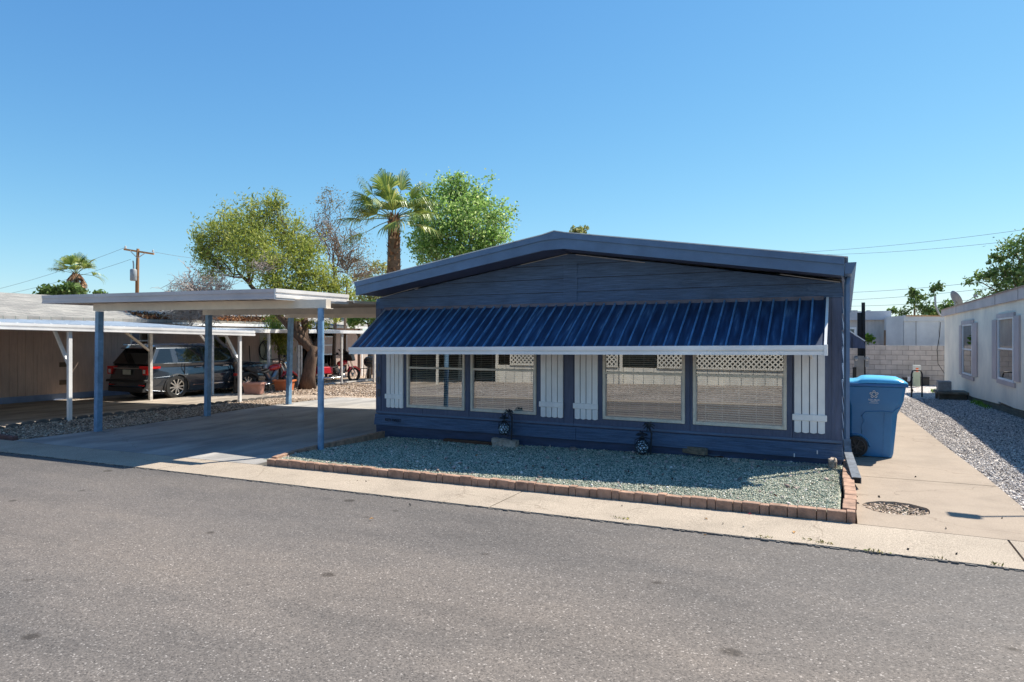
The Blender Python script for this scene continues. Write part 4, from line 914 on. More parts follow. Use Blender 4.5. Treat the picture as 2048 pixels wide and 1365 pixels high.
def grill():
    p = PX(742, 744, -17.4); z_ = zg(p.x, p.y)-.05; t = thing('kettle_grill', 'black kettle grill on thin legs in the far yard', 'grill', (p.x, p.y, z_))
    b = MB(); b.lathe([(.06, .62), (.22, .66), (.29, .76), (.30, .84)], t.location, 20); b.build('bowl', blackm, t, smooth=True)
    b = MB(); b.lathe([(.305, .845), (.29, .95), (.2, 1.04), (.04, 1.08)], t.location, 20); b.build('lid', mat('black_enamel', (.03, .03, .03), rough=.2), t, smooth=True)
    for a in (.3, 2.4, 4.5): MB().bar(t.location+Vector((.15*math.cos(a), .15*math.sin(a), .7)), t.location+Vector((.32*math.cos(a), .32*math.sin(a), 0)), .025).build('leg', steel, t)
grill()
p = PX(733, 742, -19.2); z_ = zg(p.x, p.y); t = thing('chair', 'rusty metal garden chair beside the kettle grill', 'chair', (p.x, p.y, z_), R(20)); rust = mat('rusty_metal', (.22, .15, .10), rough=.8, var=.3)
MB().box(-.22, .22, -.22, .22, .42, .44).build('seat', rust, t, local=True)
b = MB(); b.tube([(-.21, .22, .43), (-.19, .27, .85), (0, .28, .98), (.19, .27, .85), (.21, .22, .43)], .014, 6)
for k in (-.1, 0, .1): b.tube([(k, .23, .43), (k, .28, .94)], .009, 5)
b.build('backrest', rust, t, local=True)
for sx in (-1, 1):
    for sy in (-1, 1): MB().bar((sx*.2, sy*.2, .42), (sx*.23, sy*.23, 0), .022).build('leg', rust, t, local=True)
for (u, v, X, hh) in ((748, 744, -16.9, 1.75),):
    p = PX(u, v, X); MB().bar((p.x, p.y, zg(p.x, p.y)), (p.x, p.y, 1.75), .10)
    lone('post', MB().bar((p.x, p.y, zg(p.x, p.y)-.1), (p.x+.03, p.y, 1.80), .09), greyw, 'weathered white post standing by the far grill', 'post')
# far wall at the back of the yard
def blockmat(name, c1, c2, mo, sx='x'):
    m, N, L, P = newmat(name); v = coords(N, L); s = N.new('ShaderNodeSeparateXYZ'); L.new(v, s.inputs[0]); cx = N.new('ShaderNodeCombineXYZ'); L.new(s.outputs[0], cx.inputs[0]); L.new(s.outputs[2], cx.inputs[1])
    b = N.new('ShaderNodeTexBrick'); b.inputs['Scale'].default_value = 1; b.inputs['Brick Width'].default_value = .406; b.inputs['Row Height'].default_value = .203; b.inputs['Mortar Size'].default_value = .008; b.inputs['Bias'].default_value = 0
    b.inputs['Color1'].default_value = (*c1, 1); b.inputs['Color2'].default_value = (*c2, 1); b.inputs['Mortar'].default_value = (*mo, 1); L.new(cx.outputs[0], b.inputs['Vector'])
    n = N.new('ShaderNodeTexNoise'); n.inputs['Scale'].default_value = 3; n.inputs['Detail'].default_value = 8; L.new(v, n.inputs['Vector']); r = ramp(N, [(.3, (.78, .78, .78)), (.7, (1.12, 1.1, 1.1))]); L.new(n.outputs['Fac'], r.inputs[0])
    mx = N.new('ShaderNodeMix'); mx.data_type = 'RGBA'; mx.blend_type = 'MULTIPLY'; mx.inputs[0].default_value = 1; L.new(b.outputs['Color'], mx.inputs[6]); L.new(r.outputs[0], mx.inputs[7]); L.new(mx.outputs[2], P.inputs['Base Color'])
    bp = N.new('ShaderNodeBump'); bp.inputs['Strength'].default_value = .8; bp.inputs['Distance'].default_value = .01; bp.invert = True; L.new(b.outputs['Fac'], bp.inputs['Height']); L.new(bp.outputs[0], P.inputs['Normal']); P.inputs['Roughness'].default_value = .9; return m
blockm = blockmat('concrete_block', (.54, .49, .44), (.43, .39, .35), (.26, .24, .22)); blockd = blockmat('dark_block', (.17, .14, .14), (.13, .11, .11), (.08, .07, .07))
b = MB().box(-24, -9, 31.0, 31.2, -.6, 1.30); lone('block_wall', b, blockd, 'dark brown block wall closing the yard beyond the grill', 'wall')
# ================================================================ SUV
def suv():
    t = thing('parked_car', 'dark grey metallic sport utility car parked under the white carport', 'car', (-18.78, 14.15, zg(-18.8, 14.1)-.01), R(1.0))
    paint = mat('grey_car_paint', (.055, .065, .080), rough=.25, var=.02, metal=.55, coat=1.0); gl = mat('car_glass', (.010, .012, .014), rough=.04, var=.0, spec=.9)
    chrome = mat('chrome', (.62, .62, .62), rough=.12, metal=1, var=.02); tyre = mat('tyre', (.02, .02, .02), rough=.85); trim = mat('car_trim', (.02, .02, .022), rough=.6)
    S = .97
    def arch(yc, r=.43): return [(yc+r*math.cos(a), .34+r*math.sin(a)) for a in np.linspace(-.18, math.pi+.18, 13)]
    out = [(2.38, .34), (2.44, .55), (2.42, .82), (2.30, .98), (1.95, 1.06), (1.15, 1.12), (-2.28, 1.16), (-2.42, 1.04), (-2.46, .70), (-2.50, .62), (-2.48, .34), (-2.3, .27)]
    bottom = [(-2.05, .27)]+[p for p in arch(-1.47)[::-1]]+[(-.9, .22), (.85, .22)]+[p for p in arch(1.40)[::-1]]+[(1.95, .27)]
    poly = out+bottom
    # smooth barrel section: four nested prisms with widths per height
    b = MB(); poly = [(y*S, z) for y, z in poly]
    n = len(poly)
    def hw(z, y):
        w = 1.0-.045*max(0, (z-.75)/.4)**2-.05*max(0, (.5-z)/.3)
        e = max(0, abs(y)-1.9)/.55; return w*(1-.13*e*e)
    rows = []
    for k in (-1, -.985, .985, 1):
        kk = 1 if abs(k) < 1 else .985
        rows.append([(k*hw(z, y)*1.0, y*kk if abs(k) == 1 else y, z if abs(k) < 1 else (z-.012 if z > .6 else z)) for y, z in poly])
    vs = [p for r_ in rows for p in r_]; fs = []
    for i in range(3): fs += [(i*n+k, i*n+(k+1) % n, (i+1)*n+(k+1) % n, (i+1)*n+k) for k in range(n)]
    tris = tessellate_polygon([[Vector((p[0], p[1], 0)) for p in poly]])
    fs += [tuple(q) for q in tris]+[tuple(i+3*n for i in q) for q in tris]
    body = b.add(vs, fs).build('body', paint, t, local=True, bevel=.025, seg=3); 
    for p_ in body.data.polygons: p_.use_smooth = True
    body.modifiers.new('wn', 'WEIGHTED_NORMAL')
    # cabin
    bt = [(-2.36, 1.10), (1.10, 1.10)]; tp = [(-2.02, 1.70), (.30, 1.72)]
    def cab(hb, ht, y0b, y1b, y0t, y1t, zb, zt): return [(-hb, y0b, zb), (hb, y0b, zb), (hb, y1b, zb), (-hb, y1b, zb), (-ht, y0t, zt), (ht, y0t, zt), (ht, y1t, zt), (-ht, y1t, zt)]
    cb_ = MB(); cb_.hexa(cab(.93, .74, -2.33, 1.08, -1.98, .22, 1.12, 1.66)); cb_.build('cabin', paint, t, local=True, bevel=.05, seg=4)
    r_ = MB(); r_.hexa(cab(.745, .60, -2.10, .26, -1.9, .05, 1.655, 1.725)); r_.build('roof', paint, t, local=True, bevel=.03, seg=3)
    sp = MB(); sp.hexa([(-.66, -2.20, 1.60), (.66, -2.20, 1.60), (.70, -1.92, 1.64), (-.70, -1.92, 1.64), (-.64, -2.22, 1.63), (.64, -2.22, 1.63), (.68, -1.92, 1.70), (-.68, -1.92, 1.70)]); sp.build('spoiler', paint, t, local=True, bevel=.01)
    # side glass, rear glass, windscreen
    def sg(y0, y1, s_):
        g_ = MB(); zb, zt = 1.17, 1.60
        def P(y, z, o=.008):
            k = (z-1.12)/.54; xh = .93+(.74-.93)*k; yb0, yt0, yb1, yt1 = -2.33, -1.98, 1.08, .22
            return (s_*(xh+o), y, z)
        # clip to the slanted pillars
        ymx = lambda z: 1.08+(.22-1.08)*(z-1.12)/.54-.12; ymn = lambda z: -2.33+.35*(z-1.12)/.54+.16
        q = [(max(y0, ymn(zb)), zb), (min(y1, ymx(zb)), zb), (min(y1, ymx(zt)), zt), (max(y0, ymn(zt)), zt)]
        g_.add([P(*p_) for p_ in q]+[P(*p_, o=-.01) for p_ in q], [(0, 1, 2, 3), (4, 7, 6, 5), (0, 4, 5, 1), (1, 5, 6, 2), (2, 6, 7, 3), (3, 7, 4, 0)])
        g_.build('side_window', gl, t, local=True)
    for s_ in (-1, 1):
        for (a, b2) in ((-2.3, -1.52), (-1.32, -.42), (-.34, .62), (.64, 1.0)): sg(a, b2, s_)
    MB().hexa([(-.80, -2.335, 1.14), (.80, -2.335, 1.14), (.80, -2.29, 1.14), (-.80, -2.29, 1.14), (-.66, -2.05, 1.60), (.66, -2.05, 1.60), (.66, -2.0, 1.60), (-.66, -2.0, 1.60)]).build('rear_window', gl, t, local=True)
    MB().hexa([(-.84, 1.02, 1.14), (.84, 1.02, 1.14), (.84, 1.085, 1.14), (-.84, 1.085, 1.14), (-.68, .27, 1.62), (.68, .27, 1.62), (.68, .32, 1.62), (-.68, .32, 1.62)]).build('windscreen', gl, t, local=True)
    # rear details
    red = mat('tail_light', (.55, .012, .012), rough=.15, spec=.8); wh = mat('clear_lens', (.55, .55, .55), rough=.15)
    for s_ in (-1, 1):
        b = MB(); b.prism([(s_*.99, 1.06), (s_*.60, 1.06), (s_*.60, .99), (s_*.74, .98), (s_*.78, .80), (s_*.97, .80)][::s_], -2.43, -2.26); tl = b.build('tail_light', red, t, local=True, bevel=.01)
        MB().box(min(s_*.80, s_*.90), max(s_*.80, s_*.90), -2.44, -2.36, .84, .96).build('lens', wh, tl, local=True)
        b = MB(); b.box(s_*.955-.02, s_*.955+.02, -2.32, -1.98, .99, 1.055); b.build('tail_light', red, t, local=True)
        MB().box(min(s_*.62, s_*.86), max(s_*.62, s_*.86), -2.462, -2.43, .46, .49).build('reflector', red, t, local=True)
        MB().bar((s_*.70, -2.1, 1.735), (s_*.66, .05, 1.75), .035).build('roof_rail', chrome, t, local=True)
        MB().box(min(s_*.97, s_*1.0), max(s_*.97, s_*1.0), -.85, .85, .40, .43).build('door_moulding', chrome, t, local=True)
        for y_ in (-.62, .42): MB().box(min(s_*.955, s_*.99), max(s_*.955, s_*.99), y_-.12, y_+.10, .985, 1.015).build('door_handle', chrome, t, local=True)
        for y_ in (-1.16, -.33, .60): MB().box(min(s_*.97, s_*1.003), max(s_*.97, s_*1.003), y_-.005, y_+.005, .42, 1.10).build('door_seam', trim, t, local=True)
        b = MB(); b.hexa([(s_*.93-.02, .62, 1.08), (s_*1.13, .60, 1.10), (s_*1.13, .74, 1.10), (s_*.93-.02, .76, 1.08), (s_*.93-.02, .62, 1.2), (s_*1.12, .62, 1.26), (s_*1.12, .72, 1.26), (s_*.93-.02, .76, 1.2)]); b.build('mirror', trim, t, local=True, bevel=.02)
        b = MB(); b.box(min(s_*.72, s_*.98), max(s_*.72, s_*.98), 2.12, 2.33, .80, .96); b.build('headlight', wh, t, local=True, bevel=.03)
        # arch lips
        for yc in (-1.47*S, 1.40*S):
            b = MB(); b.tube([(s_*.99, yc+.445*math.cos(a), .34+.445*math.sin(a)) for a in np.linspace(-.1, math.pi+.1, 15)], .018, 6); b.build('arch_lip', trim, t, local=True, smooth=True)
    MB().box(-.62, .62, -2.447, -2.36, .985, 1.01).build('chrome_strip', chrome, t, local=True)
    MB().box(-.16, .16, -2.452, -2.40, .80, .95).build('number_plate', mat('plate', (.45, .46, .40), rough=.5), t, local=True)
    b = MB(); b.hexa([(-.93, -2.52, .56), (.93, -2.52, .56), (.95, -2.3, .56), (-.95, -2.3, .56), (-.92, -2.50, .64), (.92, -2.50, .64), (.95, -2.3, .66), (-.95, -2.3, .66)]); b.box(-.85, .85, -2.485, -2.3, .26, .40); b.build('rear_bumper', trim, t, local=True, bevel=.015)
    MB().box(-.9, .9, -1.9, 1.9, .20, .30).build('underbody', trim, t, local=True)
    for s_ in (-1, 1):
        for yc in (-1.47*S, 1.40*S):
            x0 = s_*.76; x1 = s_*.985; w = MB(); c_ = []
            prof = [(.26, 0), (.36, .0), (.385, .03), (.39, .11), (.385, .20), (.36, .225), (.25, .225)]
            vs = []; n2 = 32
            for (r__, a_) in prof:
                for k in range(n2):
                    q = 2*math.pi*k/n2; vs.append((x0+s_*a_, yc+r__*math.cos(q), .385+r__*math.sin(q)))
            fs = [(i*n2+k, i*n2+(k+1) % n2, (i+1)*n2+(k+1) % n2, (i+1)*n2+k) for i in range(len(prof)-1) for k in range(n2)]
            fs.append(tuple(range(n2)))
            wl = w.add(vs, fs).build('wheel', tyre, t, local=True, smooth=True, autos=45)
            r2 = MB(); xr_ = x0+s_*.205; zc_ = .385
            r2.tube([(xr_, yc+.255*math.cos(a), zc_+.255*math.sin(a)) for a in np.linspace(0, 2*math.pi, 29)], .016, 6, False)
            for k in range(10):
                a = 2*math.pi*k/10+.1; da = .05 if k % 2 else -.05
                r2.bar((xr_, yc+.04*math.cos(a), zc_+.04*math.sin(a)), (xr_+s_*.004, yc+.25*math.cos(a+da), zc_+.25*math.sin(a+da)), .038, .022, (1, 0, 0))
            r2.cyl((xr_-s_*.02, yc, zc_), (xr_+s_*.018, yc, zc_), .055, 14); r2.build('rim', mat('alloy', (.62, .61, .58), rough=.25, metal=.8, var=.05), wl, local=True)
            MB().cyl((xr_-s_*.10, yc, zc_), (xr_-s_*.09, yc, zc_), .255, 24).build('brake_disc', trim, wl, local=True)
    t.scale = (.93, .95, .93)
suv()
# ================================================================ motorcycles
def moto(loc, rz, label, low, bags, lean=0):
    t = thing('motorcycle', label, 'motorcycle', loc, rz)
    red = mat('red_motor_paint', (.50, .012, .02), rough=.15, coat=1, var=.03); ch = mat('chrome', (.6, .6, .6)); bk = mat('black_leather', (.018, .017, .017), rough=.45); ty = mat('tyre', (.02,)*3)
    yf, yr, r = .80, -.80, .31
    for y_ in (yf, yr):
        w = MB(); w.tube([(0, y_+(r-.05)*math.cos(a), r+(r-.05)*math.sin(a)) for a in np.linspace(0, 2*math.pi, 25)], .055, 8, False); wo = w.build('wheel', ty, t, local=True, smooth=True)
        s_ = MB()
        for k in range(9): a = k*2*math.pi/9; s_.bar((0, y_, r), (0, y_+(r-.08)*math.cos(a), r+(r-.08)*math.sin(a)), .018)
        s_.cyl((-.05, y_, r), (.05, y_, r), .07, 12); s_.build('rim', mat('chrome', (.6,)*3), wo, local=True)
    f = MB(); f.prism([(yr-.32, .30), (yr-.36, .45), (yr-.22, .64), (yr+.05, .70), (yr+.30, .62), (yr+.36, .50), (yr+.28, .50), (yr+.05, .60), (yr-.2, .52)], -.11, .11, 'x'); f.build('rear_fender', red if bags else bk, t, local=True, bevel=.02)
    f = MB(); f.prism([(yf-.33, .42), (yf-.2, .62), (yf+.05, .66), (yf+.25, .56), (yf+.33, .40), (yf+.24, .46), (yf+.02, .60), (yf-.18, .54)], -.08, .08, 'x'); f.build('front_fender', red, t, local=True, bevel=.02)
    k = MB(); vs = []; n = 10; st = [(-.02, .70, .05, .04), (.06, .76, .14, .10), (.22, .79, .17, .12), (.38, .82, .13, .10), (.46, .84, .05, .04)]
    for (y_, z_, rx, rz_) in st:
        for q in range(n): a = 2*math.pi*q/n; vs.append((rx*math.cos(a), y_, z_+rz_*math.sin(a)))
    k.add(vs, [(i*n+q, i*n+(q+1) % n, (i+1)*n+(q+1) % n, (i+1)*n+q) for i in range(4) for q in range(n)]+[tuple(range(n)), tuple(4*n+q for q in range(n))]); k.build('fuel_tank', red, t, local=True, smooth=True)
    s_ = MB(); s_.prism([(-.05, .74), (-.25, .66), (-.50, .68), (-.58, .80), (-.95, .84), (-.96, .74), (-.6, .62), (-.1, .60)], -.15, .15, 'x'); s_.build('seat', bk, t, local=True, bevel=.03)
    e = MB(); e.cyl((0, .05, .36), (0, -.12, .64), .10, 12).cyl((0, .12, .36), (0, .28, .64), .10, 12); e.cyl((-.17, .08, .34), (.17, .08, .34), .13, 14); e.box(-.12, .12, -.35, .35, .20, .34); e.build('engine', mat('engine_metal', (.30, .30, .31), rough=.3, metal=.8), t, local=True)
    for s2 in (-1, 1):
        p = MB(); p.tube([(s2*.12, .25, .45), (s2*.17, .15, .25), (s2*.19, -.3, .22), (s2*.20, -1.15, .26)], [.03, .035, .045, .05], 8); p.build('exhaust', ch, t, local=True, smooth=True)
        p = MB(); p.tube([(s2*.11, yf, r), (s2*.11, yf-.28, .92)], .028, 8); p.build('fork', ch, t, local=True)
        if bags: p = MB(); p.hexa([(s2*.16, -1.12, .42), (s2*.36, -1.12, .42), (s2*.38, -.48, .40), (s2*.16, -.48, .40), (s2*.16, -1.15, .70), (s2*.34, -1.15, .68), (s2*.36, -.50, .68), (s2*.16, -.50, .70)]); p.build('saddlebag', red, t, local=True, bevel=.04, seg=3)
        p = MB(); p.tube([(0, .50, .98), (s2*.2, .50, 1.06), (s2*.40, .28, 1.02 if low else 1.12)], .014, 6); p.tube([(s2*.40, .28, 1.02 if low else 1.12), (s2*.47, .18, 1.02 if low else 1.12)], .02, 6); p.build('handlebar', bk, t, local=True)
        p = MB(); p.box(s2*.42-.06, s2*.42+.06, .30, .33, 1.12, 1.20); p.build('mirror', bk, t, local=True)
    if low:
        p = MB(); p.lathe([(.02, 0), (.09, .03), (.10, .10), (.09, .12)], (0, 0, 0), 14); o = p.build('headlight', ch, t, local=True); o.rotation_euler = (R(-90), 0, 0); o.location = (0, .56, .90)
        MB().box(-.06, .06, -1.26, -1.18, .56, .64).build('tail_light', mat('tail_light', (.5, .01, .01)), t, local=True)
        MB().bar((.2, -.2, .30), (.42, -.1, .0), .02).build('side_stand', ch, t, local=True)
    else:
        p = MB(); p.hexa([(-.30, .48, .86), (.30, .48, .86), (.22, .74, .88), (-.22, .74, .88), (-.36, .34, 1.16), (.36, .34, 1.16), (.16, .66, 1.24), (-.16, .66, 1.24)]); p.build('fairing', bk, t, local=True, bevel=.05, seg=3)
        p = MB(); p.hexa([(-.26, .40, 1.15), (.26, .40, 1.15), (.26, .43, 1.15), (-.26, .43, 1.15), (-.20, .16, 1.34), (.20, .16, 1.34), (.20, .19, 1.34), (-.20, .19, 1.34)]); p.build('windshield', bk, t, local=True)
        MB().box(-.28, .28, -1.28, -.98, .78, 1.02).build('top_case', bk, t, local=True, bevel=.05)
    return t
m1 = moto((-17.4, 15.9, zg(-17.6, 16)), R(-8), 'low black and red motorcycle behind the orange planter', True, False)
m2 = moto((-18.0, 19.9, zg(-18.6, 20)), R(-10), 'red touring motorcycle with saddlebags right of the tree trunk', False, True)
# ================================================================ right-hand neighbour
RXW = 2.95
rh = thing('mobile_home', 'cream mobile home with pinkish shutters and trim on the right edge', 'house', (6, 16, .03))
crm = mat('cream_siding', (.87, .79, .65), rough=.7, var=.04, vs=2, bump=.15, bs=15, stretch=(1, 8, .3)); prp = mat('dusty_pink_trim', (.50, .42, .41), rough=.6, var=.07, vs=3)
RY0, RY1 = 9.9, PX(1889, 700, RXW).y
def wy(u, X=RXW): return PX(u, 700, X).y
def wz(u, v, X=RXW): return PX(u, v, X).z
W2 = [(wy(2012+16), wy(1997), wz(2012, 762), wz(2012, 635)), (wy(1945), wy(1925.5), wz(1935, 750), wz(1935, 649))]
zt_ = 2.40; q = MB(); prev = RY0; zbf = lambda y: .105-.036*(y-15.4)+.06
def seg(y0, y1):
    yy = y0
    while yy < y1-1e-6:
        y2 = min(yy+.405, y1); q.hexa([(RXW, yy, zbf(yy)), (RXW, y2-.006, zbf(y2)), (RXW+.03, y2-.006, zbf(y2)), (RXW+.03, yy, zbf(yy)), (RXW, yy, zt_), (RXW, y2-.006, zt_), (RXW+.03, y2-.006, zt_), (RXW+.03, yy, zt_)]); yy = y2
for (a, b, z0, z1) in sorted(W2):
    seg(prev, a); q.box(RXW, RXW+.03, a, b, zbf(a), z0); q.box(RXW, RXW+.03, a, b, z1, zt_); prev = b
seg(prev, RY1)
q.box(RXW+.0305, RXW+.05, RY0, min(W2[0][0], W2[1][0]), 0, zt_); q.build('wall', crm, rh)
for a, b in ((min(W2)[1], max(W2)[0]), (max(W2)[1], RY1)): MB().box(RXW+.031, RXW+.05, a, b, 0, zt_).build('wall_backing', crm, rh)
MB().box(RXW+.5, RXW+.55, RY0, RY1, 0, zt_).build('partition', darkm, rh)
for y_ in (RY0, RY1-.05): MB().prism([(RXW+.052, -.2), (10.5, -.2), (10.5, 2.40), (6.7, 3.1), (RXW+.052, 2.40)], y_, y_+.05).build('end_wall', crm, rh)
q = MB(); q.hexa([(RXW-.06, RY0-.3, 2.27), (RXW-.03, RY0-.3, 2.27), (RXW-.03, RY1+.35, 2.27), (RXW-.06, RY1+.35, 2.27), (RXW-.06, RY0-.3, 2.50), (RXW-.03, RY0-.3, 2.50), (RXW-.03, RY1+.35, 2.50), (RXW-.06, RY1+.35, 2.50)])
q.build('fascia', prp, rh)
MB().box(RXW-.029, RXW-.001, RY0-.3, RY1+.35, 2.30, 2.32).build('soffit', crm, rh)
for yj in (wy(1990, RXW-.06), wy(2036, RXW-.06), wy(1912, RXW-.06)): MB().box(RXW-.064, RXW-.0605, yj-.006, yj+.006, 2.27, 2.50).build('fascia_joint', darkm, rh)
MB().prism([(RXW-.10, 2.505), (6.7, 3.20), (10.8, 2.505), (10.8, 2.49), (6.7, 3.18), (RXW-.10, 2.49)], RY0-.35, RY1+.4).build('roof', mat('tan_shingles', (.35, .28, .20), rough=.9, var=.2, vs=4), rh)
for (a, b, z0, z1) in W2:
    w = MB(); t_ = .04; w.box(RXW-.02, RXW+.03, a, a+t_, z0, z1).box(RXW-.02, RXW+.03, b-t_, b, z0, z1).box(RXW-.02, RXW+.03, a+t_, b-t_, z0, z0+t_).box(RXW-.02, RXW+.03, a+t_, b-t_, z1-t_, z1)
    zr = z0+(z1-z0)*.49; w.box(RXW-.02, RXW+.01, a+t_, b-t_, zr, zr+.035); wo = w.build('window', gutw, rh)
    MB().box(RXW+.0, RXW+.004, a+t_, b-t_, z0+t_, z1-t_).build('pane', panem, wo)
    MB().box(RXW+.10, RXW+.11, a, b, zr if a > 17 else z0, z1).build('blind', mat('curtain_pale', (.42, .40, .37), rough=.9), wo)
def trimbox(u0, v0, u1, v1, name, X=RXW):
    pa, pb = wy(u0), wy(u1); um = (u0+u1)/2; z0, z1 = wz(um, v1), wz(um, v0)
    return MB().box(RXW-.035, RXW-.0005, min(pa, pb), max(pa, pb), z0, z1).build(name, prp, rh)
def zz_(x, y): return 1600+x/3.9, 550+y/3.9
for (x0, y0, x1, y1, nm) in ((1250, 395, 1266, 778, 'shutter'), (1352, 375, 1388, 793, 'shutter'), (1510, 352, 1543, 813, 'shutter'), (1682, 318, 1722, 835, 'shutter'),
                             (1267, 356, 1360, 386, 'window_trim'), (1270, 786, 1362, 814, 'window_trim'), (1545, 300, 1682, 333, 'window_trim'), (1547, 828, 1684, 862, 'window_trim')):
    (a0, b0), (a1, b1) = zz_(x0, y0), zz_(x1, y1); trimbox(a0, b0, a1, b1, nm)
q = MB(); q.hexa([(RXW+.02, RY0, -.1), (RXW+.06, RY0, -.1), (RXW+.06, RY1, -.5), (RXW+.02, RY1, -.5), (RXW+.02, RY0, zbf(RY0)-.005), (RXW+.06, RY0, zbf(RY0)-.005), (RXW+.06, RY1, zbf(RY1)-.005), (RXW+.02, RY1, zbf(RY1)-.005)])
q.build('skirting', mat('mossy_plank', (.13, .12, .085), rough=.9, var=.4, vs=5, bump=.5, bs=20, stretch=(1, .5, 5)), rh)
# satellite dish
dp = PW(1909, 600, 23.2); t = thing('satellite_dish', 'grey satellite dish on the roof corner of the cream home', 'dish', (dp.x, dp.y, wz(1912, 628)))
dg = mat('dish_grey', (.24, .25, .26), rough=.5, var=.06)
d_ = MB(); n = 20; vs = [(0, 0, 0)]; fs = []
for i in range(1, 7):
    for k in range(n): a = 2*math.pi*k/n; r_ = .32*i/6; vs.append((r_*math.cos(a)*.92, r_*math.sin(a), .075*(i/6)**2))
fs += [(0, 1+k, 1+(k+1) % n) for k in range(n)]+[(1+(i-1)*n+k, 1+(i-1)*n+(k+1) % n, 1+i*n+(k+1) % n, 1+i*n+k) for i in range(1, 6) for k in range(n)]
o = d_.add(vs, fs).build('reflector', dg, t, local=True, smooth=True); sm = o.modifiers.new('s', 'SOLIDIFY'); sm.thickness = .012
o.rotation_euler = Vector((-.35, 1.0, .42)).to_track_quat('Z', 'Y').to_euler(); o.rotation_euler = Vector((.75, .30, .38)).to_track_quat('Z', 'Y').to_euler(); o.location = (0, 0, dp.z-t.location.z)
MB().tube([(.0, .0, -.05), (.0, 0, .20), (.02, .0, dp.z-t.location.z-.02)], .025, 8).box(-.12, .12, -.12, .12, -.06, .0).build('mast', dg, t, local=True)
la = MB(); la.tube([(.06, .02, dp.z-t.location.z-.26), (.62, .10, dp.z-t.location.z+.10)], .012, 6); la.box(.57, .68, .05, .15, dp.z-t.location.z+.08, dp.z-t.location.z+.18); la.build('feed_arm', dg, t, local=True)
p0 = PW(1872, 631, 24.5); lone('pipe_bracket', MB().tube([PW(1870, 592, 24.5), PW(1871, 612, 24.5), PW(1878, 628, 24.5), PW(1886, 634, 24.5)], .035, 6), steel, 'bent grey steel pipe at the roof corner left of the dish', 'pipe')
cbp = [PX(1886, 645, RXW-.05)+Vector((-.05, .2, 0))]+[PW(u, v, 24.0) for u, v in ((1879, 672), (1874, 700), (1876, 728), (1888, 746), (1899, 757))]
lone('cable', MB().tube([Vector(q) for q in cbp], .012, 5), blackm, 'black cable looping down from the dish corner to the cream wall', 'cable')
# junk by the corner
bx = PX(1899, 786, 2.55); zb_ = zg(bx.x, bx.y)
t = thing('bench', 'low dark plank bench at the far corner of the cream home', 'bench', (bx.x, bx.y, zb_))
mw = mat('dark_wet_wood', (.18, .15, .11), rough=.9, var=.3, vs=6, bump=.4)
MB().box(-.35, .45, -.45, .45, .16, .22).build('bench_top', mw, t, local=True); 
for x_ in (-.30, .38):
    for y_ in (-.40, .36): MB().box(x_, x_+.06, y_, y_+.06, -.05, .159).build('leg', mw, t, local=True)
MB().box(-.24, .37, -.30, .35, .0, .158).build('back_board', mw, t, local=True)
lone('metal_box', MB().box(bx.x-.30, bx.x+.02, bx.y-.25, bx.y+.15, zb_+.222, zb_+.50), mat('grey_box', (.26, .26, .25), rough=.7, var=.2, vs=10), 'square grey metal box standing on the low plank bench', 'box', bevel=.01)
# pedestal and bent pipe
pd = PW(1833, 768, 25.5); t = thing('utility_pedestal', 'pale green utility box with an orange sticker before the block wall', 'utility box', (pd.x, pd.y, zg(pd.x, pd.y)))
gm = mat('pale_green_metal', (.36, .43, .33), rough=.6, var=.12, vs=5); ww = .24
MB().box(-.12, .12, -.08, .08, 0, .55).build('pedestal_body', gm, t, local=True, bevel=.01); MB().box(-.13, .14, -.10, .10, .551, .83).build('pedestal_cap', mat('pale_grey_metal', (.5, .53, .5), rough=.6), t, local=True, bevel=.012)
MB().box(-.03, .06, -.106, -.101, .58, .72).build('sticker', mat('orange_sticker', (.80, .12, .02), rough=.5), t, local=True)
pl = PW(1823, 795, 19.6); pr = PW(1844, 795, 19.6); zt2 = PW(1833, 741, 19.6).z
gp = MB(); gp.tube([(pl.x, pl.y, zg(pl.x, pl.y)-.05), (pl.x, pl.y, zt2-.12), (pl.x+.03, pl.y, zt2-.02), (pl.x+.1, pl.y, zt2), (pr.x-.1, pr.y, zt2), (pr.x-.03, pr.y, zt2-.02), (pr.x, pr.y, zt2-.12), (pr.x, pr.y, zg(pr.x, pr.y)-.05)], .022, 8)
t = thing('water_valve_frame', 'black bent pipe frame standing in the side gravel', 'pipe', (pl.x, pl.y, zg(pl.x, pl.y)))
gp.build('pipe_hoop', blackm, t, smooth=True)
MB().box(pl.x-.10, pl.x-.03, pl.y-.03, pl.y+.03, zt2-.33, zt2-.20).build('valve_box', gutw, t)
MB().tube([(pl.x+.02, pl.y-.03, zt2-.2), (pl.x-.05, pl.y-.05, zt2-.4), (pl.x+.03, pl.y-.04, zt2-.6), (pl.x-.02, pl.y-.05, zg(pl.x, pl.y)+.03)], .018, 6).build('hose', blackm, t)
for (u0, u1, lb) in ((1806, 1822, 'black plastic crate by the block wall, left of the green utility box'), (1842, 1858, 'black plastic crate by the block wall, right of the green utility box')):
    a, b = PW(u0, 768, 26.2), PW(u1, 768, 26.2); lone('crate', MB().box(a.x, b.x, a.y, a.y+.4, zg(a.x, a.y)-.03, zg(a.x, a.y)+.28).box(a.x-.01, b.x+.01, a.y-.01, a.y+.41, zg(a.x, a.y)+.281, zg(a.x, a.y)+.32), blackm, lb, 'crate', 'black crates by the block wall', bevel=.01)
lone('block_wall', MB().box(-8, 12, 31.3, 31.5, -1.012, 1.205), blockm, 'light grey concrete block wall behind the bin and side yard', 'wall')
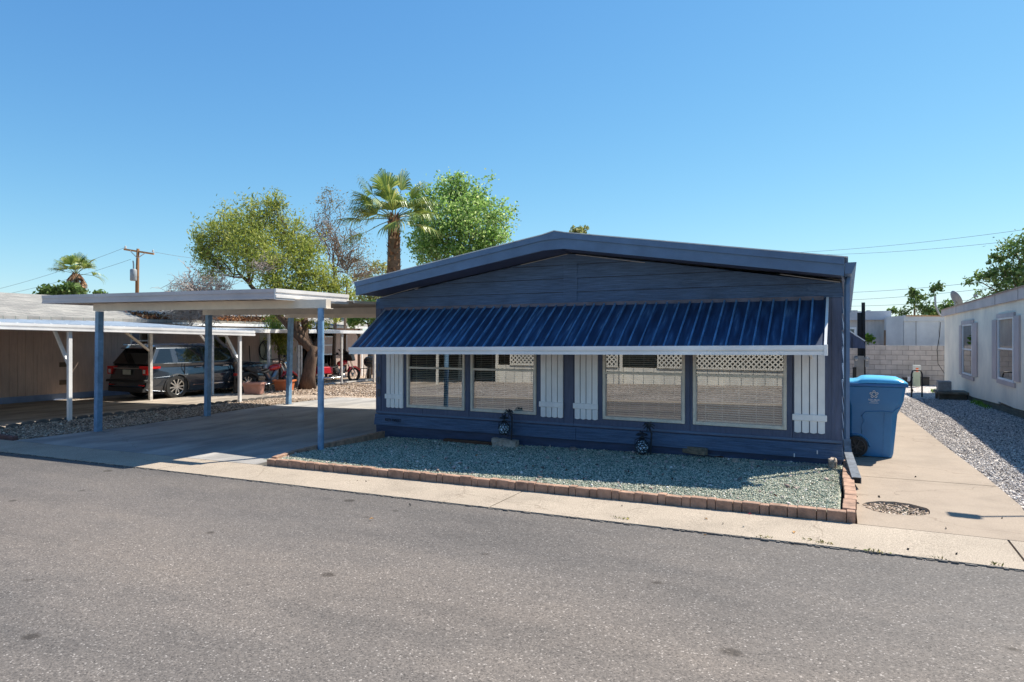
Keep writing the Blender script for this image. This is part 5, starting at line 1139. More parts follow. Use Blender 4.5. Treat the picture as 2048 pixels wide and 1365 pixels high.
# buildings beyond the wall
bh = thing('mobile_home', 'low grey white flat roofed home behind the block wall', 'house', (-2, 38, -.4))
gs = mat('grey_white_siding', (.55, .51, .48), rough=.7, var=.15, vs=2, stretch=(4, 1, .4)); gr2 = mat('grey_band', (.50, .51, .55), rough=.6, var=.06)
def W(u, v, Y): return PY(u, v, Y)
Yb = 36.0; a = W(1590, 640, Yb); b = W(1775, 640, Yb)
MB().box(a.x-10, b.x, Yb, Yb+8, -.5, W(1700, 641, Yb).z).build('wall', gs, bh)
MB().box(a.x-10, b.x+.15, Yb-.15, Yb+8.1, W(1700, 641, Yb).z+.001, W(1700, 623.5, Yb).z).build('parapet', gr2, bh)
a = W(1700, 655, Yb-.03); b2 = W(1713, 680, Yb-.03); w = MB(); w.box(a.x, b2.x, Yb-.06, Yb-.001, b2.z, a.z); o = w.build('window', gutw, bh); MB().box(a.x, b2.x-.1, Yb-.07, Yb-.061, b2.z+.08, a.z-.09).build('pane', panem2, o)
for u in (1705, 1711, 1737):
    p = W(u, 621, Yb+2); MB().cyl((p.x, p.y, p.z-.4), (p.x, p.y, p.z), .10, 10).build('vent', steel, bh)
b = MB(); p = W(1772, 700, 34.5); 
lone('post', MB().bar((p.x, p.y, -.5), (p.x, p.y, W(1772, 661, 34.5).z), .16), rust, 'short rusty brown post before the grey home beyond the wall', 'post')
Ys_ = 33.0; a, b = W(1775, 632, Ys_), W(1905, 640, Ys_); xm = W(1807, 640, Ys_).x
sh = thing('shed', 'pale grey panelled shed behind the block wall', 'shed', (xm, Ys_, -.4)); sgm = mat('pale_grey_panel', (.52, .55, .57), rough=.5, var=.06, vs=1)
q = MB(); q.hexa([(a.x, Ys_+1.0, -.5), (xm, Ys_, -.5), (xm+.03, Ys_+3, -.5), (a.x, Ys_+3, -.5), (a.x, Ys_+1.0, W(1776, 634, Ys_+1).z), (xm, Ys_, W(1807, 632, Ys_).z), (xm+.03, Ys_+3, W(1807, 632, Ys_).z), (a.x, Ys_+3, W(1776, 634, Ys_).z)]); q.build('side_wall', sgm, sh)
q = MB(); xs2 = [xm+.005, W(1832, 640, Ys_).x, W(1878, 640, Ys_).x, b.x+2]
for i in range(3): q.box(xs2[i]+.01, xs2[i+1]-.01, Ys_, Ys_+.05, -.5, W(1807, 643, Ys_).z)
q.box(xs2[0], xs2[-1], Ys_+.051, Ys_+2.9, -.5, W(1807, 643, Ys_).z); q.build('front_wall', sgm, sh)
za, zb3 = W(1810, 631, Ys_).z, W(1890, 634, Ys_).z
q = MB(); q.hexa([(xm+.0, Ys_-.06, W(1807, 643, Ys_).z+.003), (b.x+2, Ys_-.06, W(1807, 643, Ys_).z+.003), (b.x+2, Ys_+3, W(1807, 643, Ys_).z+.003), (xm, Ys_+3, W(1807, 643, Ys_).z+.003), (xm, Ys_-.06, za), (b.x+2, Ys_-.06, zb3), (b.x+2, Ys_+3, zb3), (xm, Ys_+3, za)]); q.build('roof_band', sgm, sh)
MB().bar((xm+.1, Ys_-.08, za-.02), (b.x+2, Ys_-.08, zb3-.02), .07, .05).build('timber_edge', mat('bare_timber', (.45, .26, .12), rough=.8), sh)
MB().box(xs2[1]-.006, xs2[1]+.006, Ys_-.012, Ys_-.001, -.4, W(1807, 643, Ys_).z).build('panel_joint', mat('joint_grey', (.2, .2, .21)), sh)
# ================================================================ the house across the street (seen mirrored in the windows)
oh = thing('mobile_home', 'white skirted home with lattice porch mirrored in the navy house windows', 'house', (-8, -9.3, -.1))
wht = mat('old_white', (.62, .60, .55), rough=.7, var=.08); tanw = mat('beige_siding', (.48, .42, .33), rough=.8, var=.05)
OY = -8.2
mb = MB(); mb.grid(list(np.linspace(-45, 20, 30)), [-8.4, -7, -5.5, -4, -2.51], lambda x, y: zg(x, y)+.30*(-2.51-y)/5.9-.004); struct('verge_gravel', mb, g_red)
MB().box(-14.2, 6, OY-.12, OY-.04, -.1, .80).build('skirting', wht, oh); 
k = MB(); 
for x0 in np.arange(-14.1, 5.8, .42): k.box(x0, x0+.02, OY-.039, OY-.03, .0, .80)
k.build('skirting_rib', steel, oh)
for (x0, x1) in ((-13.4, -12.1), (-9.4, -8.5), (-6.75, -5.75), (-5.55, -1.9), (-1.5, 1.2), (1.7, 4.6)):
    lt = MB(); z0, z1 = .86, 1.95; st = .19
    for s_ in (1, -1):
        o_ = x0-(z1-z0)
        while o_ < x1+(z1-z0):
            xa, xb = (o_, o_+(z1-z0)) if s_ == 1 else (o_+(z1-z0), o_)
            za2, zb4 = z0, z1
            def cl(xa, za2, xb, zb4):
                pts = []
                for (px, pz, qx, qz) in ((xa, za2, xb, zb4), (xb, zb4, xa, za2)):
                    if px < x0: tt = (x0-px)/(qx-px); px, pz = x0, pz+(qz-pz)*tt
                    elif px > x1: tt = (x1-px)/(qx-px); px, pz = x1, pz+(qz-pz)*tt
                    pts.append((px, pz))
                return pts
            if not (max(xa, xb) < x0+.03 or min(xa, xb) > x1-.03):
                (p1x, p1z), (p2x, p2z) = cl(xa, za2, xb, zb4)
                lt.bar((p1x, OY+(.012 if s_ == 1 else 0), p1z), (p2x, OY+(.012 if s_ == 1 else 0), p2z), .05, .008, (0, 1, 0))
            o_ += st
    lt.box(x0-.05, x0, OY-.02, OY+.03, .81, 2.0).box(x1, x1+.05, OY-.02, OY+.03, .81, 2.0).box(x0, x1, OY-.02, OY+.03, .81, .86).box(x0, x1, OY-.02, OY+.03, 1.96, 2.0)
    lt.build('lattice', wht, oh)
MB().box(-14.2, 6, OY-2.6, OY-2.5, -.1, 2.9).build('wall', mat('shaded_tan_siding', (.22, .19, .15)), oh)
MB().box(-14.4, 6.2, OY-2.7, OY+.25, 2.65, 2.8).build('porch_roof', wht, oh)
MB().box(-14.2, 6, OY-2.49, OY-.13, .74, .79).build('porch_floor', tanw, oh)
for x_ in (-14.1, -11.9, -8.3, -5.65, -1.7, 1.5, 5.5): MB().box(x_-.05, x_+.05, OY-.02, OY+.08, -.1, 2.649).build('post', wht, oh)
MB().box(-32, -14.5, -17, -14.5, -.6, 2.3).build('wing', mat('shaded_wing_siding', (.12, .09, .07)), oh)  # wall colour darkened so the wing looks shaded behind the carport
oc = thing('carport', 'white posted carport across the street mirrored in the left window', 'carport', (-11, -8, -.3))
MB().box(-27, -15, -14.4, -6.2, 2.2, 2.32).build('roof', wht, oc)
for (x_, y_) in ((-22.5, -6.5), (-19.0, -6.5), (-16.2, -6.5), (-17.5, -10.5), (-26, -6.5)): MB().bar((x_, y_, zg(x_, 0)-.05), (x_, y_, 2.2), .09).build('post', wht, oc)
mb = MB(); mb.grid(list(np.linspace(-25, -16, 6)), [-14, -8.4, -7, -5.5, -4, -2.51], lambda x, y: zg(x, y)+.30*(-2.51-max(y, -8.4))/5.9+.004); struct('opposite_driveway', mb, ndrivec)
# yard lamp whose shadow falls on the walkway
sd = Vector((.44, .65, 1.0)); sp_ = G(1935, 1034); Hh = 3.0; hd = sp_+sd*Hh
t = thing('yard_lamp', 'slim dark lamp post, its head shadow falling on the walkway', 'lamp', (hd.x+.95, hd.y+.50, 0))
lm = MB(); lm.tube([(hd.x+.95, hd.y+.50, 0), (hd.x+.95, hd.y+.50, hd.z-.1), (hd.x+.8, hd.y+.42, hd.z+.02), (hd.x+.1, hd.y+.05, hd.z)], .018, 8); lm.build('pole', blackm, t)
l2 = MB(); l2.hexa([(hd.x-.17, hd.y-.06, hd.z-.06), (hd.x+.10, hd.y-.06, hd.z-.03), (hd.x+.10, hd.y+.10, hd.z-.03), (hd.x-.17, hd.y+.10, hd.z-.06), (hd.x-.12, hd.y-.05, hd.z+.02), (hd.x+.08, hd.y-.05, hd.z+.04), (hd.x+.08, hd.y+.08, hd.z+.04), (hd.x-.12, hd.y+.08, hd.z+.02)]); l2.build('lamp_head', blackm, t, bevel=.02)
# ================================================================ trees
barkd = mat('dark_bark', (.10, .062, .042), rough=.95, var=.4, vs=9, bump=1, bs=25, stretch=(3, 3, .6)); barkl = mat('dead_twig_bark', (.40, .33, .29), rough=.9, var=.25, vs=9)
barkm = mat('mid_bark', (.17, .12, .09), rough=.95, var=.35, vs=9, bump=.8, bs=25)
def lm_(name, a, b, c, tr=.35): return islandmat(name, [(0, a), (.35, b), (.75, b), (1, c)], rough=.55, trans=tr, spec=.35)
L_mes = lm_('mesquite_leaf', (.13, .17, .035), (.31, .36, .065), (.56, .54, .14), .5)
L_ash = lm_('ash_leaf', (.11, .21, .05), (.28, .44, .11), (.66, .74, .36), .6)
L_dk = lm_('dark_leaf', (.05, .09, .025), (.12, .20, .05), (.28, .34, .13)); L_yel = lm_('yellow_leaf', (.16, .18, .05), (.34, .36, .12), (.52, .48, .22))
L_rus = lm_('rust_leaf', (.14, .12, .04), (.26, .22, .08), (.40, .28, .12), .3); L_bri = lm_('bright_leaf', (.08, .16, .02), (.18, .34, .04), (.3, .42, .08))
def wander(p, q, n, amp, g):
    p = Vector(p); q = Vector(q); L = (q-p).length; out = [p]
    for i in range(1, n): out.append(p.lerp(q, i/n)+Vector((g.uniform(-1, 1), g.uniform(-1, 1), g.uniform(-1, 1)))*amp*L*math.sin(math.pi*i/n)**.5)
    out.append(q); return out
def tree(name, label, base, trunk, r0, clumps, leafm, ln, wd, nleaf, bark, seed, cat='tree', hang=0.0, group=None, twigr=.008, extra=None, spread=.16, shell=.55):
    """trunk: points from base to fork; clumps: (point, radii, weight)"""
    g = random.Random(seed); ng = np.random.default_rng(seed)
    t = thing(name, label, cat, base, group=group)
    tk = MB(); n = len(trunk); tk.tube(trunk, [r0*(1.25 if i == 0 else 1)*(1-.35*i/(n-1)) for i in range(n)], 12); lim = tk
    fork = Vector(trunk[-1]); pts = []; tot = sum(c_[2] for c_ in clumps); mains = []
    if extra:
        for e_ in extra:
            w = wander(fork-Vector((0, 0, .25)), e_, 4, .07, g); lim.tube(w, [r0*.62*(1-.55*i/4) for i in range(5)], 9); mains.append(w)
    for (cp, cr, wgt) in clumps:
        cp = Vector(cp); start = Vector(trunk[g.choice([-1, -1, -2]) if n > 2 else -1]) if not mains else min((m__[-1] for m__ in mains), key=lambda q: (q-cp).length)
        r1 = r0*(.25 if mains else .42)*min(1.2, .6+wgt/tot*2); w = wander(start, cp, 5, .09, g); lim.tube(w, [r1*(1-.75*i/5) for i in range(6)], 7)
        m_ = max(6, int(nleaf*wgt/tot/34)); 
        d = ng.normal(0, 1, (m_, 3)); d /= np.linalg.norm(d, axis=1)[:, None]; rr = (ng.uniform(0, 1, m_)**.45)
        cen = np.array(cp)+d*np.array(cr)*rr[:, None]*(1+.10*ng.normal(0, 1, m_))[:, None]
        for k in range(m_):
            if k < 46: s_ = w[g.choice([2, 3, 4, 5])]; lim.tube(wander(s_, cen[k], 3, .12, g), [r1*.20, r1*.12, twigr, twigr*.5], 4, False)
            j = max(4, int(34*ng.uniform(.4, 1.6))); sp = spread*(cr[0]+cr[2])/2*ng.uniform(.6, 1.3)
            pts.append(np.array(cen[k])+ng.normal(0, 1, (j, 3))*sp*np.array([1, 1, .8]))
    lim.build('trunk', bark, t, smooth=True)
    P_ = np.concatenate(pts); leaves('crown', P_, ln, wd, leafm, t, seed+1, hang=hang)
    return t
def el(u, v, d, rp, k=1.0, w=1.0, depth=.8):
    r = rp*d/F; return (PW(u, v, d), (r, r*depth, r*k), w*rp*rp*k)
# mesquite over the neighbour's yard
B = G(614, 778); D = DY(620, B.y); tr_ = [B, PW(617, 750, D), PW(622, 720, D), PW(629, 692, D)]
D = 23.4
tree('mesquite_tree', 'large spreading mesquite with thick reddish trunk behind the blue carport', B, tr_, .25,
     [el(430, 470, D, 48), el(470, 455, D+1, 48), el(520, 440, D, 55, 1), el(548, 410, D, 24, 1.2), el(565, 465, D, 50), el(500, 500, D-1, 60), el(435, 525, D, 42, 1.1), el(545, 530, D-1.5, 55, .9), el(590, 500, D-.5, 36),
      el(620, 500, D-1, 34), el(612, 548, D-1.5, 48), el(650, 560, D-1, 42), el(680, 590, D-1, 34), el(560, 570, D-2, 44, .7), el(595, 590, D-2, 50, .5), el(640, 600, D-2, 44, .5), el(405, 500, D, 26, 1.2), el(590, 632, D-1.5, 26, .6, .5), el(640, 640, D-1, 30, .5, .6), el(678, 632, D, 26, .6, .6), el(548, 628, D-2, 24, .5, .5), el(612, 655, D-.5, 16, .6, .4)], L_mes, .125, .034, 30000, barkd, 21, hang=.7, spread=.20, extra=[PW(560, 600, 22.6), PW(600, 560, 23.6), PW(655, 600, 23.4), PW(500, 570, 22.8)])
tree('mesquite_tree', 'sparse half bare mesquite behind the big one, left of the palm', G(668, 760), [G(668, 760), PW(668, 700, 28), PW(672, 600, 28), PW(668, 540, 28)], .085,
     [el(660, 430, 28, 34, 1.4, .4), el(700, 455, 28, 46, 1.2, .35), el(640, 470, 28, 42, 1.2, .45), el(720, 510, 28, 40, 1, .35), el(690, 545, 28, 46, 1, .5), el(655, 400, 28, 16, 1.4, .4)], L_rus, .10, .03, 3200, barkm, 22, twigr=.014, hang=.3, spread=.3)
tree('willow_tree', 'small drooping green tree hanging over the porch near the left motorcycle', G(560, 764), [G(560, 764), PW(560, 730, 25.0), PW(556, 690, 25.0)], .05,
     [el(555, 672, 25, 20, 1.2), el(566, 690, 25, 17, 1.6), el(548, 648, 25, 22, .8), el(570, 715, 25, 12, 1.4)], L_mes, .13, .024, 2600, barkm, 23, hang=2.2, spread=.3)
# ash tree and others beyond the roof
tree('ash_tree', 'full bright green ash tree behind the navy roof right of the palm', PW(925, 760, 31), [PW(925, 760, 31), PW(925, 650, 31), PW(920, 560, 31)], .22,
     [el(850, 400, 31, 36, 1.1), el(905, 395, 31, 46), el(915, 365, 31, 22, 1.3), el(955, 400, 31, 44), el(990, 440, 31, 38, 1.2), el(940, 450, 30, 58), el(880, 450, 30, 52), el(845, 480, 31, 34, 1.1), el(870, 510, 30, 44), el(930, 510, 30, 50, .8), el(985, 480, 30, 38), el(835, 440, 31, 26)], L_ash, .135, .078, 19000, barkm, 24, spread=.24)
tree('leafy_tree', 'thin yellowish tree between the mesquite and the palm trunk', PW(745, 760, 33), [PW(745, 760, 33), PW(745, 680, 33), PW(745, 620, 33)], .10,
     [el(745, 560, 33, 34, 1, .8), el(720, 590, 33, 34, .9), el(765, 545, 33, 20, 1), el(755, 600, 33, 30, .8)], L_yel, .16, .09, 1500, barkm, 25, spread=.3)
tree('leafy_tree', 'dense low green tree seen under the carport beam left of the house corner', PW(735, 760, 29.5), [PW(738, 760, 29.5), PW(740, 690, 29.5), PW(738, 655, 29.5)], .09,
     [el(738, 622, 29.5, 26, .7), el(715, 632, 29.5, 24, .8), el(755, 640, 29.5, 24, .8), el(700, 645, 29.5, 14, .8)], L_ash, .14, .08, 2600, barkm, 26, spread=.25)
tree('leafy_tree', 'small tuft of treetop peeping over the roof ridge', PW(1160, 640, 45), [PW(1160, 640, 45), PW(1160, 560, 45), PW(1160, 490, 45)], .12,
     [el(1162, 462, 45, 17, .7), el(1150, 470, 45, 14, .6)], L_yel, .28, .14, 420, barkm, 27, spread=.3)
tree('leafy_tree', 'leafy tree with small dark leaves over the cream home at right edge', PW(2050, 730, 30), [PW(2050, 730, 30), PW(2048, 660, 30), PW(2040, 600, 30)], .16,
     [el(2035, 510, 30, 34, 1.1, .9), el(2010, 545, 30, 34, .8), el(1985, 560, 30, 30, .7, .7), el(1955, 562, 30, 22, .5, .6), el(2050, 570, 30, 44, .8), el(2000, 590, 30, 36, .5), el(2070, 500, 30, 40, 1), el(1990, 520, 30, 14, .6, .4)], L_dk, .17, .085, 3800, barkm, 28, spread=.3)
tree('shrub', 'loose leggy shrub with clumped leaves behind the pale grey shed', PW(1830, 700, 36), [PW(1830, 700, 36), PW(1832, 660, 36), PW(1835, 640, 36)], .05,
     [el(1815, 620, 36, 16, 1.2), el(1845, 605, 36, 20, 1), el(1870, 620, 36, 16, 1.2), el(1830, 585, 36, 9, 1.4, .7), el(1874, 578, 36, 9, 1.4, .7), el(1855, 620, 36, 18, .8), el(1788, 622, 36, 7, .6, .6), el(1895, 612, 36, 12, 1)], L_dk, .20, .10, 900, barkm, 29, cat='shrub', spread=.35)
tree('shrub', 'bright green sprig growing at the top of the block wall', PW(1737, 700, 31), [PW(1737, 700, 31), PW(1737, 694, 31), PW(1738, 688, 31)], .02,
     [el(1736, 680, 31, 8, 1.1)], L_bri, .14, .09, 110, barkm, 30, cat='shrub', spread=.4)
tree('hedge_tree', 'dark green treetops behind the left shingle roof, below the small palm', PW(130, 640, 42), [PW(130, 640, 42), PW(130, 620, 42), PW(130, 600, 42)], .15,
     [el(90, 588, 42, 18, .7), el(125, 582, 42, 16, .9), el(150, 588, 42, 20, .7), el(105, 595, 42, 22, .5)], L_dk, .30, .17, 1800, barkm, 31, spread=.3)
tree('hedge_tree', 'small dark treetop right of the small palm above the carport', PW(200, 640, 42), [PW(200, 640, 42), PW(200, 620, 42), PW(200, 600, 42)], .1,
     [el(200, 588, 42, 9, .8)], L_dk, .26, .15, 260, barkm, 32, spread=.3)
sgx = G(629, 772); tree('shrub', 'small bright green potted shrub at the foot of the mesquite trunk', sgx+Vector((.15, -.5, 0)), [sgx+Vector((.15, -.5, 0)), sgx+Vector((.15, -.5, .2)), sgx+Vector((.15, -.5, .3))], .02,
     [(sgx+Vector((.15, -.5, .30)), (.16, .16, .20), 1), (sgx+Vector((.17, -.5, .62)), (.17, .17, .10), 1)], L_bri, .07, .05, 420, barkm, 33, cat='shrub', spread=.4)
# dead tree in front of the shingle roof
def dead(label, base, segs, seed, cl, r0, bark=barkl):
    g = random.Random(seed); t = thing('dead_tree', label, 'tree', base); m_ = MB(); m_.tube(segs, [r0*(1-.5*i/(len(segs)-1)) for i in range(len(segs))], 8)
    m_.build('trunk', barkm, t, smooth=True); b = MB()
    for (cp, cr, n) in cl:
        for k in range(n):
            v = Vector((g.gauss(0, 1), g.gauss(0, 1), g.gauss(0, 1))).normalized()*g.uniform(.3, 1)**.5; e = Vector(cp)+Vector((v.x*cr[0], v.y*cr[1], v.z*cr[2]))
            s_ = Vector(segs[-1]).lerp(Vector(cp), g.uniform(.2, .9)); w = wander(s_, e, 5, .16, g); b.tube(w, [.022, .018, .014, .010, .008, .004], 4, False)
            for q in range(4):
                st_ = w[g.randint(2, 4)]; e2 = st_+Vector((g.uniform(-1, 1), g.uniform(-1, 1), g.uniform(-.9, .7)))*.55; b.tube(wander(st_, e2, 3, .2, g), [.010, .008, .006, .003], 3, False)
    b.build('bare_branches', bark, t); return t
D = 21.5
dead('bare dead tree with tangled pale twigs leaning over the parked car', G(472, 786), [G(472, 786), PW(474, 740, D), PW(462, 705, D), PW(438, 682, D), PW(410, 645, D)], 5,
     [((PW(395, 572, D)), (1.2, .9, .6), 90), (PW(350, 600, D), (.9, .8, .5), 50), (PW(420, 620, D), (1.0, .8, .6), 48), (PW(440, 560, D), (.7, .7, .6), 22), (PW(375, 545, D), (.25, .3, .7), 8), (PW(370, 625, D), (.9, .7, .4), 30)], .085)
dead('pale dead branch spray inside the mesquite crown above the carport', PW(600, 690, 22.6), [PW(600, 690, 22.6), PW(590, 640, 22.4), PW(560, 560, 22.0), PW(545, 545, 21.8)], 6, [(PW(530, 525, 21.3), (.55, .5, .45), 20)], .05)
dead('bare reddish twigs of a leafless tree left of the palm', PW(690, 745, 27), [PW(690, 745, 27), PW(690, 640, 27), PW(695, 560, 27)], 8, [(PW(700, 500, 27), (1.1, .9, .9), 22), (PW(730, 545, 27), (.8, .8, .6), 18), (PW(655, 450, 27), (.7, .7, 1.0), 18), (PW(620, 440, 27), (.5, .5, .5), 6)], .07, mat('reddish_twig', (.24, .175, .13), rough=.9, var=.3, vs=9))
# palms
palm_g = islandmat('palm_leaf', [(0, (.08, .14, .04)), (.5, (.17, .26, .06)), (.85, (.36, .42, .08)), (1, (.58, .55, .20))], rough=.4, trans=.25, spec=.5)
palm_d = islandmat('palm_bark', [(0, (.07, .035, .02)), (.4, (.20, .10, .05)), (.8, (.34, .20, .11)), (1, (.5, .36, .24))], rough=.9)
def frond(mb, pet, o, az, elv, L, fan, g, droop=.5, nf=32):
    d = Vector((math.cos(az)*math.cos(elv), math.sin(az)*math.cos(elv), math.sin(elv))); side = d.cross(Vector((0, 0, 1))).normalized(); upv = side.cross(d)
    hub = o+d*L-Vector((0, 0, .10*L*L)); pet.tube([o, o.lerp(hub, .5)+upv*.04, hub], [.022, .017, .012], 5)
    roll = g.uniform(-.5, .5)
    for k in range(nf):
        a = (k/(nf-1)-.5)*2.35; l = fan*(1-.25*abs(a)/1.25)*g.uniform(.88, 1.08)
        dd = (d*math.cos(a)+(side*math.cos(roll)+upv*math.sin(roll))*math.sin(a)).normalized(); nn = upv
        w = fan*.021; sd_ = dd.cross(nn).normalized()*w
        p0 = hub; p1 = hub+dd*l*.5+upv*.02; p2 = hub+dd*l*.80-Vector((0, 0, 1))*l*droop*.16; p3 = hub+dd*l*.95-Vector((0, 0, 1))*l*droop*g.uniform(.45, .80)
        mb.add([p0-sd_*.15, p0+sd_*.15, p1-sd_, p1+sd_, p2-sd_*.75, p2+sd_*.75, p3], [(0, 1, 3, 2), (2, 3, 5, 4), (4, 5, 6)])
def palm(label, base, top, r, fr, L, fan, seed, bootr, skirt=0, name='fan_palm'):
    g = random.Random(seed); t = thing(name, label, 'palm tree', base); tk = MB(); base = Vector(base); top = Vector(top)
    tk.tube([base, base.lerp(top, .3), base.lerp(top, .7), top], [r*1.2, r, r, r*.8], 14); tk.build('trunk', mat('palm_fibre', (.16, .095, .055), rough=.95, var=.4, vs=12, bump=1, bs=30), t, smooth=True)
    b = MB(); H = (top-base).length; n = int(H/.052)
    for k in range(n*5):
        z = g.uniform(0.0, 1.02); a = g.uniform(0, 6.28); p = base.lerp(top, z); rr = r*1.02; o = Vector((math.cos(a), math.sin(a), 0)); tn = Vector((-math.sin(a), math.cos(a), 0))
        p = p+o*rr*.8; ln = bootr*g.uniform(.6, 1.3); q = p+o*ln*.55+Vector((0, 0, ln*.85)); w = .05*g.uniform(.6, 1.3)
        b.add([p-tn*w, p+tn*w, q+tn*w*.5, q-tn*w*.5], [(0, 1, 2, 3)])
    b.build('bark_scales', palm_d, t)['kind'] = 'stuff'
    if skirt:
        b = MB()
        for k in range(260):
            a = g.uniform(0, 6.28); z = g.uniform(0, 1); o = Vector((math.cos(a), math.sin(a), 0)); tn = Vector((-math.sin(a), math.cos(a), 0)); rr = skirt*math.sin(math.pi*(.12+.78*z))**.7
            p = top+Vector((0, 0, -skirt*2.0+z*skirt*2.0))+o*rr*.75; q = p+o*skirt*.35+Vector((0, 0, -skirt*.45)); w = skirt*.14; b.add([p-tn*w, p+tn*w, q+tn*w*.4, q-tn*w*.4], [(0, 1, 2, 3)])
        b.build('dry_skirt', palm_d, t)
    fo = MB(); pe = MB()
    for (az, elv, lk) in fr: frond(fo, pe, top+Vector((0, 0, -.05)), az, elv, L*lk, fan, g)
    fo.build('fronds', palm_g, t); pe.build('frond_stalks', mat('frond_stalk', (.14, .17, .05), rough=.5), t)
g = random.Random(4); rt = math.atan2(RT[1], RT[0]); fwz = math.atan2(FW[1], FW[0])
fr = [(rt+math.pi, .10, 1.35), (rt+math.pi+.25, -.38, 1.25), (rt+math.pi-.2, .55, 1.25), (rt+math.pi+.1, .95, 1.5), (rt+math.pi-.5, .7, 1.0), (rt, .95, 1.2), (rt+.3, .6, .95), (rt-.4, .15, .9), (rt+.2, -.15, .9),
      (fwz+math.pi, .75, .9), (fwz+math.pi+.3, -.25, .6), (fwz+math.pi-.5, 1.2, 1.3), (fwz, .8, 1.1), (fwz+.6, .3, 1), (fwz-.6, .4, 1), (0.3, 1.35, 1.4), (rt+math.pi+.6, .25, .9), (fwz+math.pi-.9, .2, .8), (fwz+math.pi+1.0, .5, .9), (rt+math.pi-.1, .35, 1.1), (rt+.1, .45, .9), (fwz+math.pi+.1, .35, .8), (rt+math.pi+.5, .6, 1.1)]
pb = PW(787, 760, 26); palm('tall fan palm with shaggy brown trunk behind the navy roof', pb, PW(788, 436, 26), .27, fr, .95, 1.22, 3, .16)
fr2 = [(rt, .05, 1.35), (rt+math.pi, .35, 1.2), (rt+math.pi+.3, .75, 1), (rt+.2, .8, 1), (fwz+math.pi, .9, 1), (fwz, .9, 1), (rt+.6, 1.2, 1), (rt+2.4, 1.2, 1.0), (fwz+math.pi+.5, .45, .8), (fwz+math.pi-.5, .5, .8), (rt+math.pi-.4, .9, 1.1), (rt-.3, .55, 1), (.5, 1.4, 1)]
palm('small fan palm with brown dead skirt above the left roof', PW(148, 700, 44), PW(152, 548, 44), .22, fr2, .85, 1.05, 9, .1, skirt=.62)
# ================================================================ pole and wires
wp = mat('pole_wood', (.24, .12, .05), rough=.85, var=.25, vs=3, stretch=(3, 3, .3)); D = 52
t = thing('utility_pole', 'brown wooden utility pole with crossarm and grey transformer at left', 'utility pole', PW(273, 700, D))
MB().tube([PW(273, 700, D), PW(274.5, 560, D), PW(276, 498, D)], [.15, .14, .11], 10).build('pole', wp, t, smooth=True)
MB().bar(PW(248, 499, D), PW(308, 508.5, D), .11, .14).build('crossarm', mat('new_timber', (.50, .24, .08), rough=.8, var=.15), t)
b = MB(); b.bar(PW(260, 502, D-.1), PW(274, 516, D-.1), .05).bar(PW(290, 507, D-.1), PW(276, 516, D-.1), .05); b.build('brace', greyw, t)
for u, v in ((251, 496), (306, 504)): p = PW(u, v, D); MB().lathe([(.06, 0), (.09, .05), (.06, .10), (.08, .15), (.03, .22)], p-Vector((0, 0, .05)), 10).build('insulator', mat('porcelain', (.5, .5, .5), rough=.3), t)
p = PW(267, 562, D-.2); b = MB(); b.lathe([(.22, 0), (.25, .05), (.25, .85), (.2, .92), (.05, .95)], p, 16); b.build('transformer', mat('transformer_grey', (.25, .28, .30), rough=.5), t, smooth=True, autos=40)
MB().tube([p+Vector((0, 0, .9)), p+Vector((0, 0, 1.3)), PW(266, 522, D-.2)], .05, 6).build('bushing', steel, t)
wm = mat('wire', (.10, .10, .11), rough=.6); wi = 0
def wire(pts, r, label):
    (a, b) = pts; A_, B_ = PW(*a), PW(*b); sag = (A_-B_).length*.012; o = []
    for i in range(13): k = i/12; o.append(A_.lerp(B_, k)-Vector((0, 0, sag*4*k*(1-k))))
    lone('power_line', MB().tube(o, r, 4), wm, label, 'power line', 'overhead wires')
wire(((249, 496, 52), (-30, 585, 60)), .012, 'upper overhead wire running left from the pole crossarm')
wire(((262, 519, 52), (-30, 597, 62)), .012, 'lower overhead wire running left from the pole')
wire(((307, 504, 52), (420, 520, 58)), .012, 'overhead wire running right from the pole crossarm into the trees')
for (a, b, lb) in (((1560, 507, 70), (2090, 454, 48), 'highest overhead wire at right, above the navy roof end'), ((1630, 510, 70), (2090, 475, 48), 'second highest overhead wire at right of the navy roof'),
                   ((1640, 587, 60), (2090, 549, 40), 'third overhead wire at right, crossing the leafy tree'), ((1640, 602, 60), (2090, 563, 40), 'fourth overhead wire at right, passing above the satellite dish'), ((1640, 613, 60), (2090, 586, 40), 'lowest overhead wire at right, passing behind the satellite dish')):
    wire((a, b), .013, lb)
for (u, v0, v1, lb) in ((1829, 604, 640, 'thin brown pipe rising beside the shrub beyond the shed'),):
    lone('pipe', MB().cyl(PW(u, v1, 37), PW(u, v0, 37), .05, 8), rust, lb, 'pipe')
# small litter, weeds, leaves
wd_ = []; g = np.random.default_rng(8)
for (u, v) in ((1530, 1076), (1620, 1081), (1640, 1086), (1654, 1088), (1745, 1103), (1760, 1106), (1880, 1119), (1995, 1131), (1260, 1040), (1235, 1037)):
    p = G(u, v); wd_.append(np.array(p)+g.normal(0, 1, (12, 3))*np.array([.035, .008, .004])+np.array([0, 0, .008]))
stuff(leaves('weeds', np.concatenate(wd_), .028, .008, islandmat('weed_leaf', [(0, (.10, .15, .03)), (.5, (.30, .28, .06)), (1, (.45, .34, .10))]), None, 3, hang=-1), 'tiny yellow green weeds growing in the gutter joint', 'weeds')
gp = []
for k in range(200):
    u = rnd.uniform(1862, 1888); gp.append(np.array(G(u, 784+rnd.uniform(-1.5, 1.5)))+np.array([0, 0, rnd.uniform(0, .08)]))
for k in range(160):
    p = G(rnd.uniform(1950, 2000), 815); gp.append(np.array((2.88+rnd.uniform(-.12, .05), p.y+rnd.uniform(-.4, 1.6), zg(2.9, p.y)+rnd.uniform(-.02, .05))))
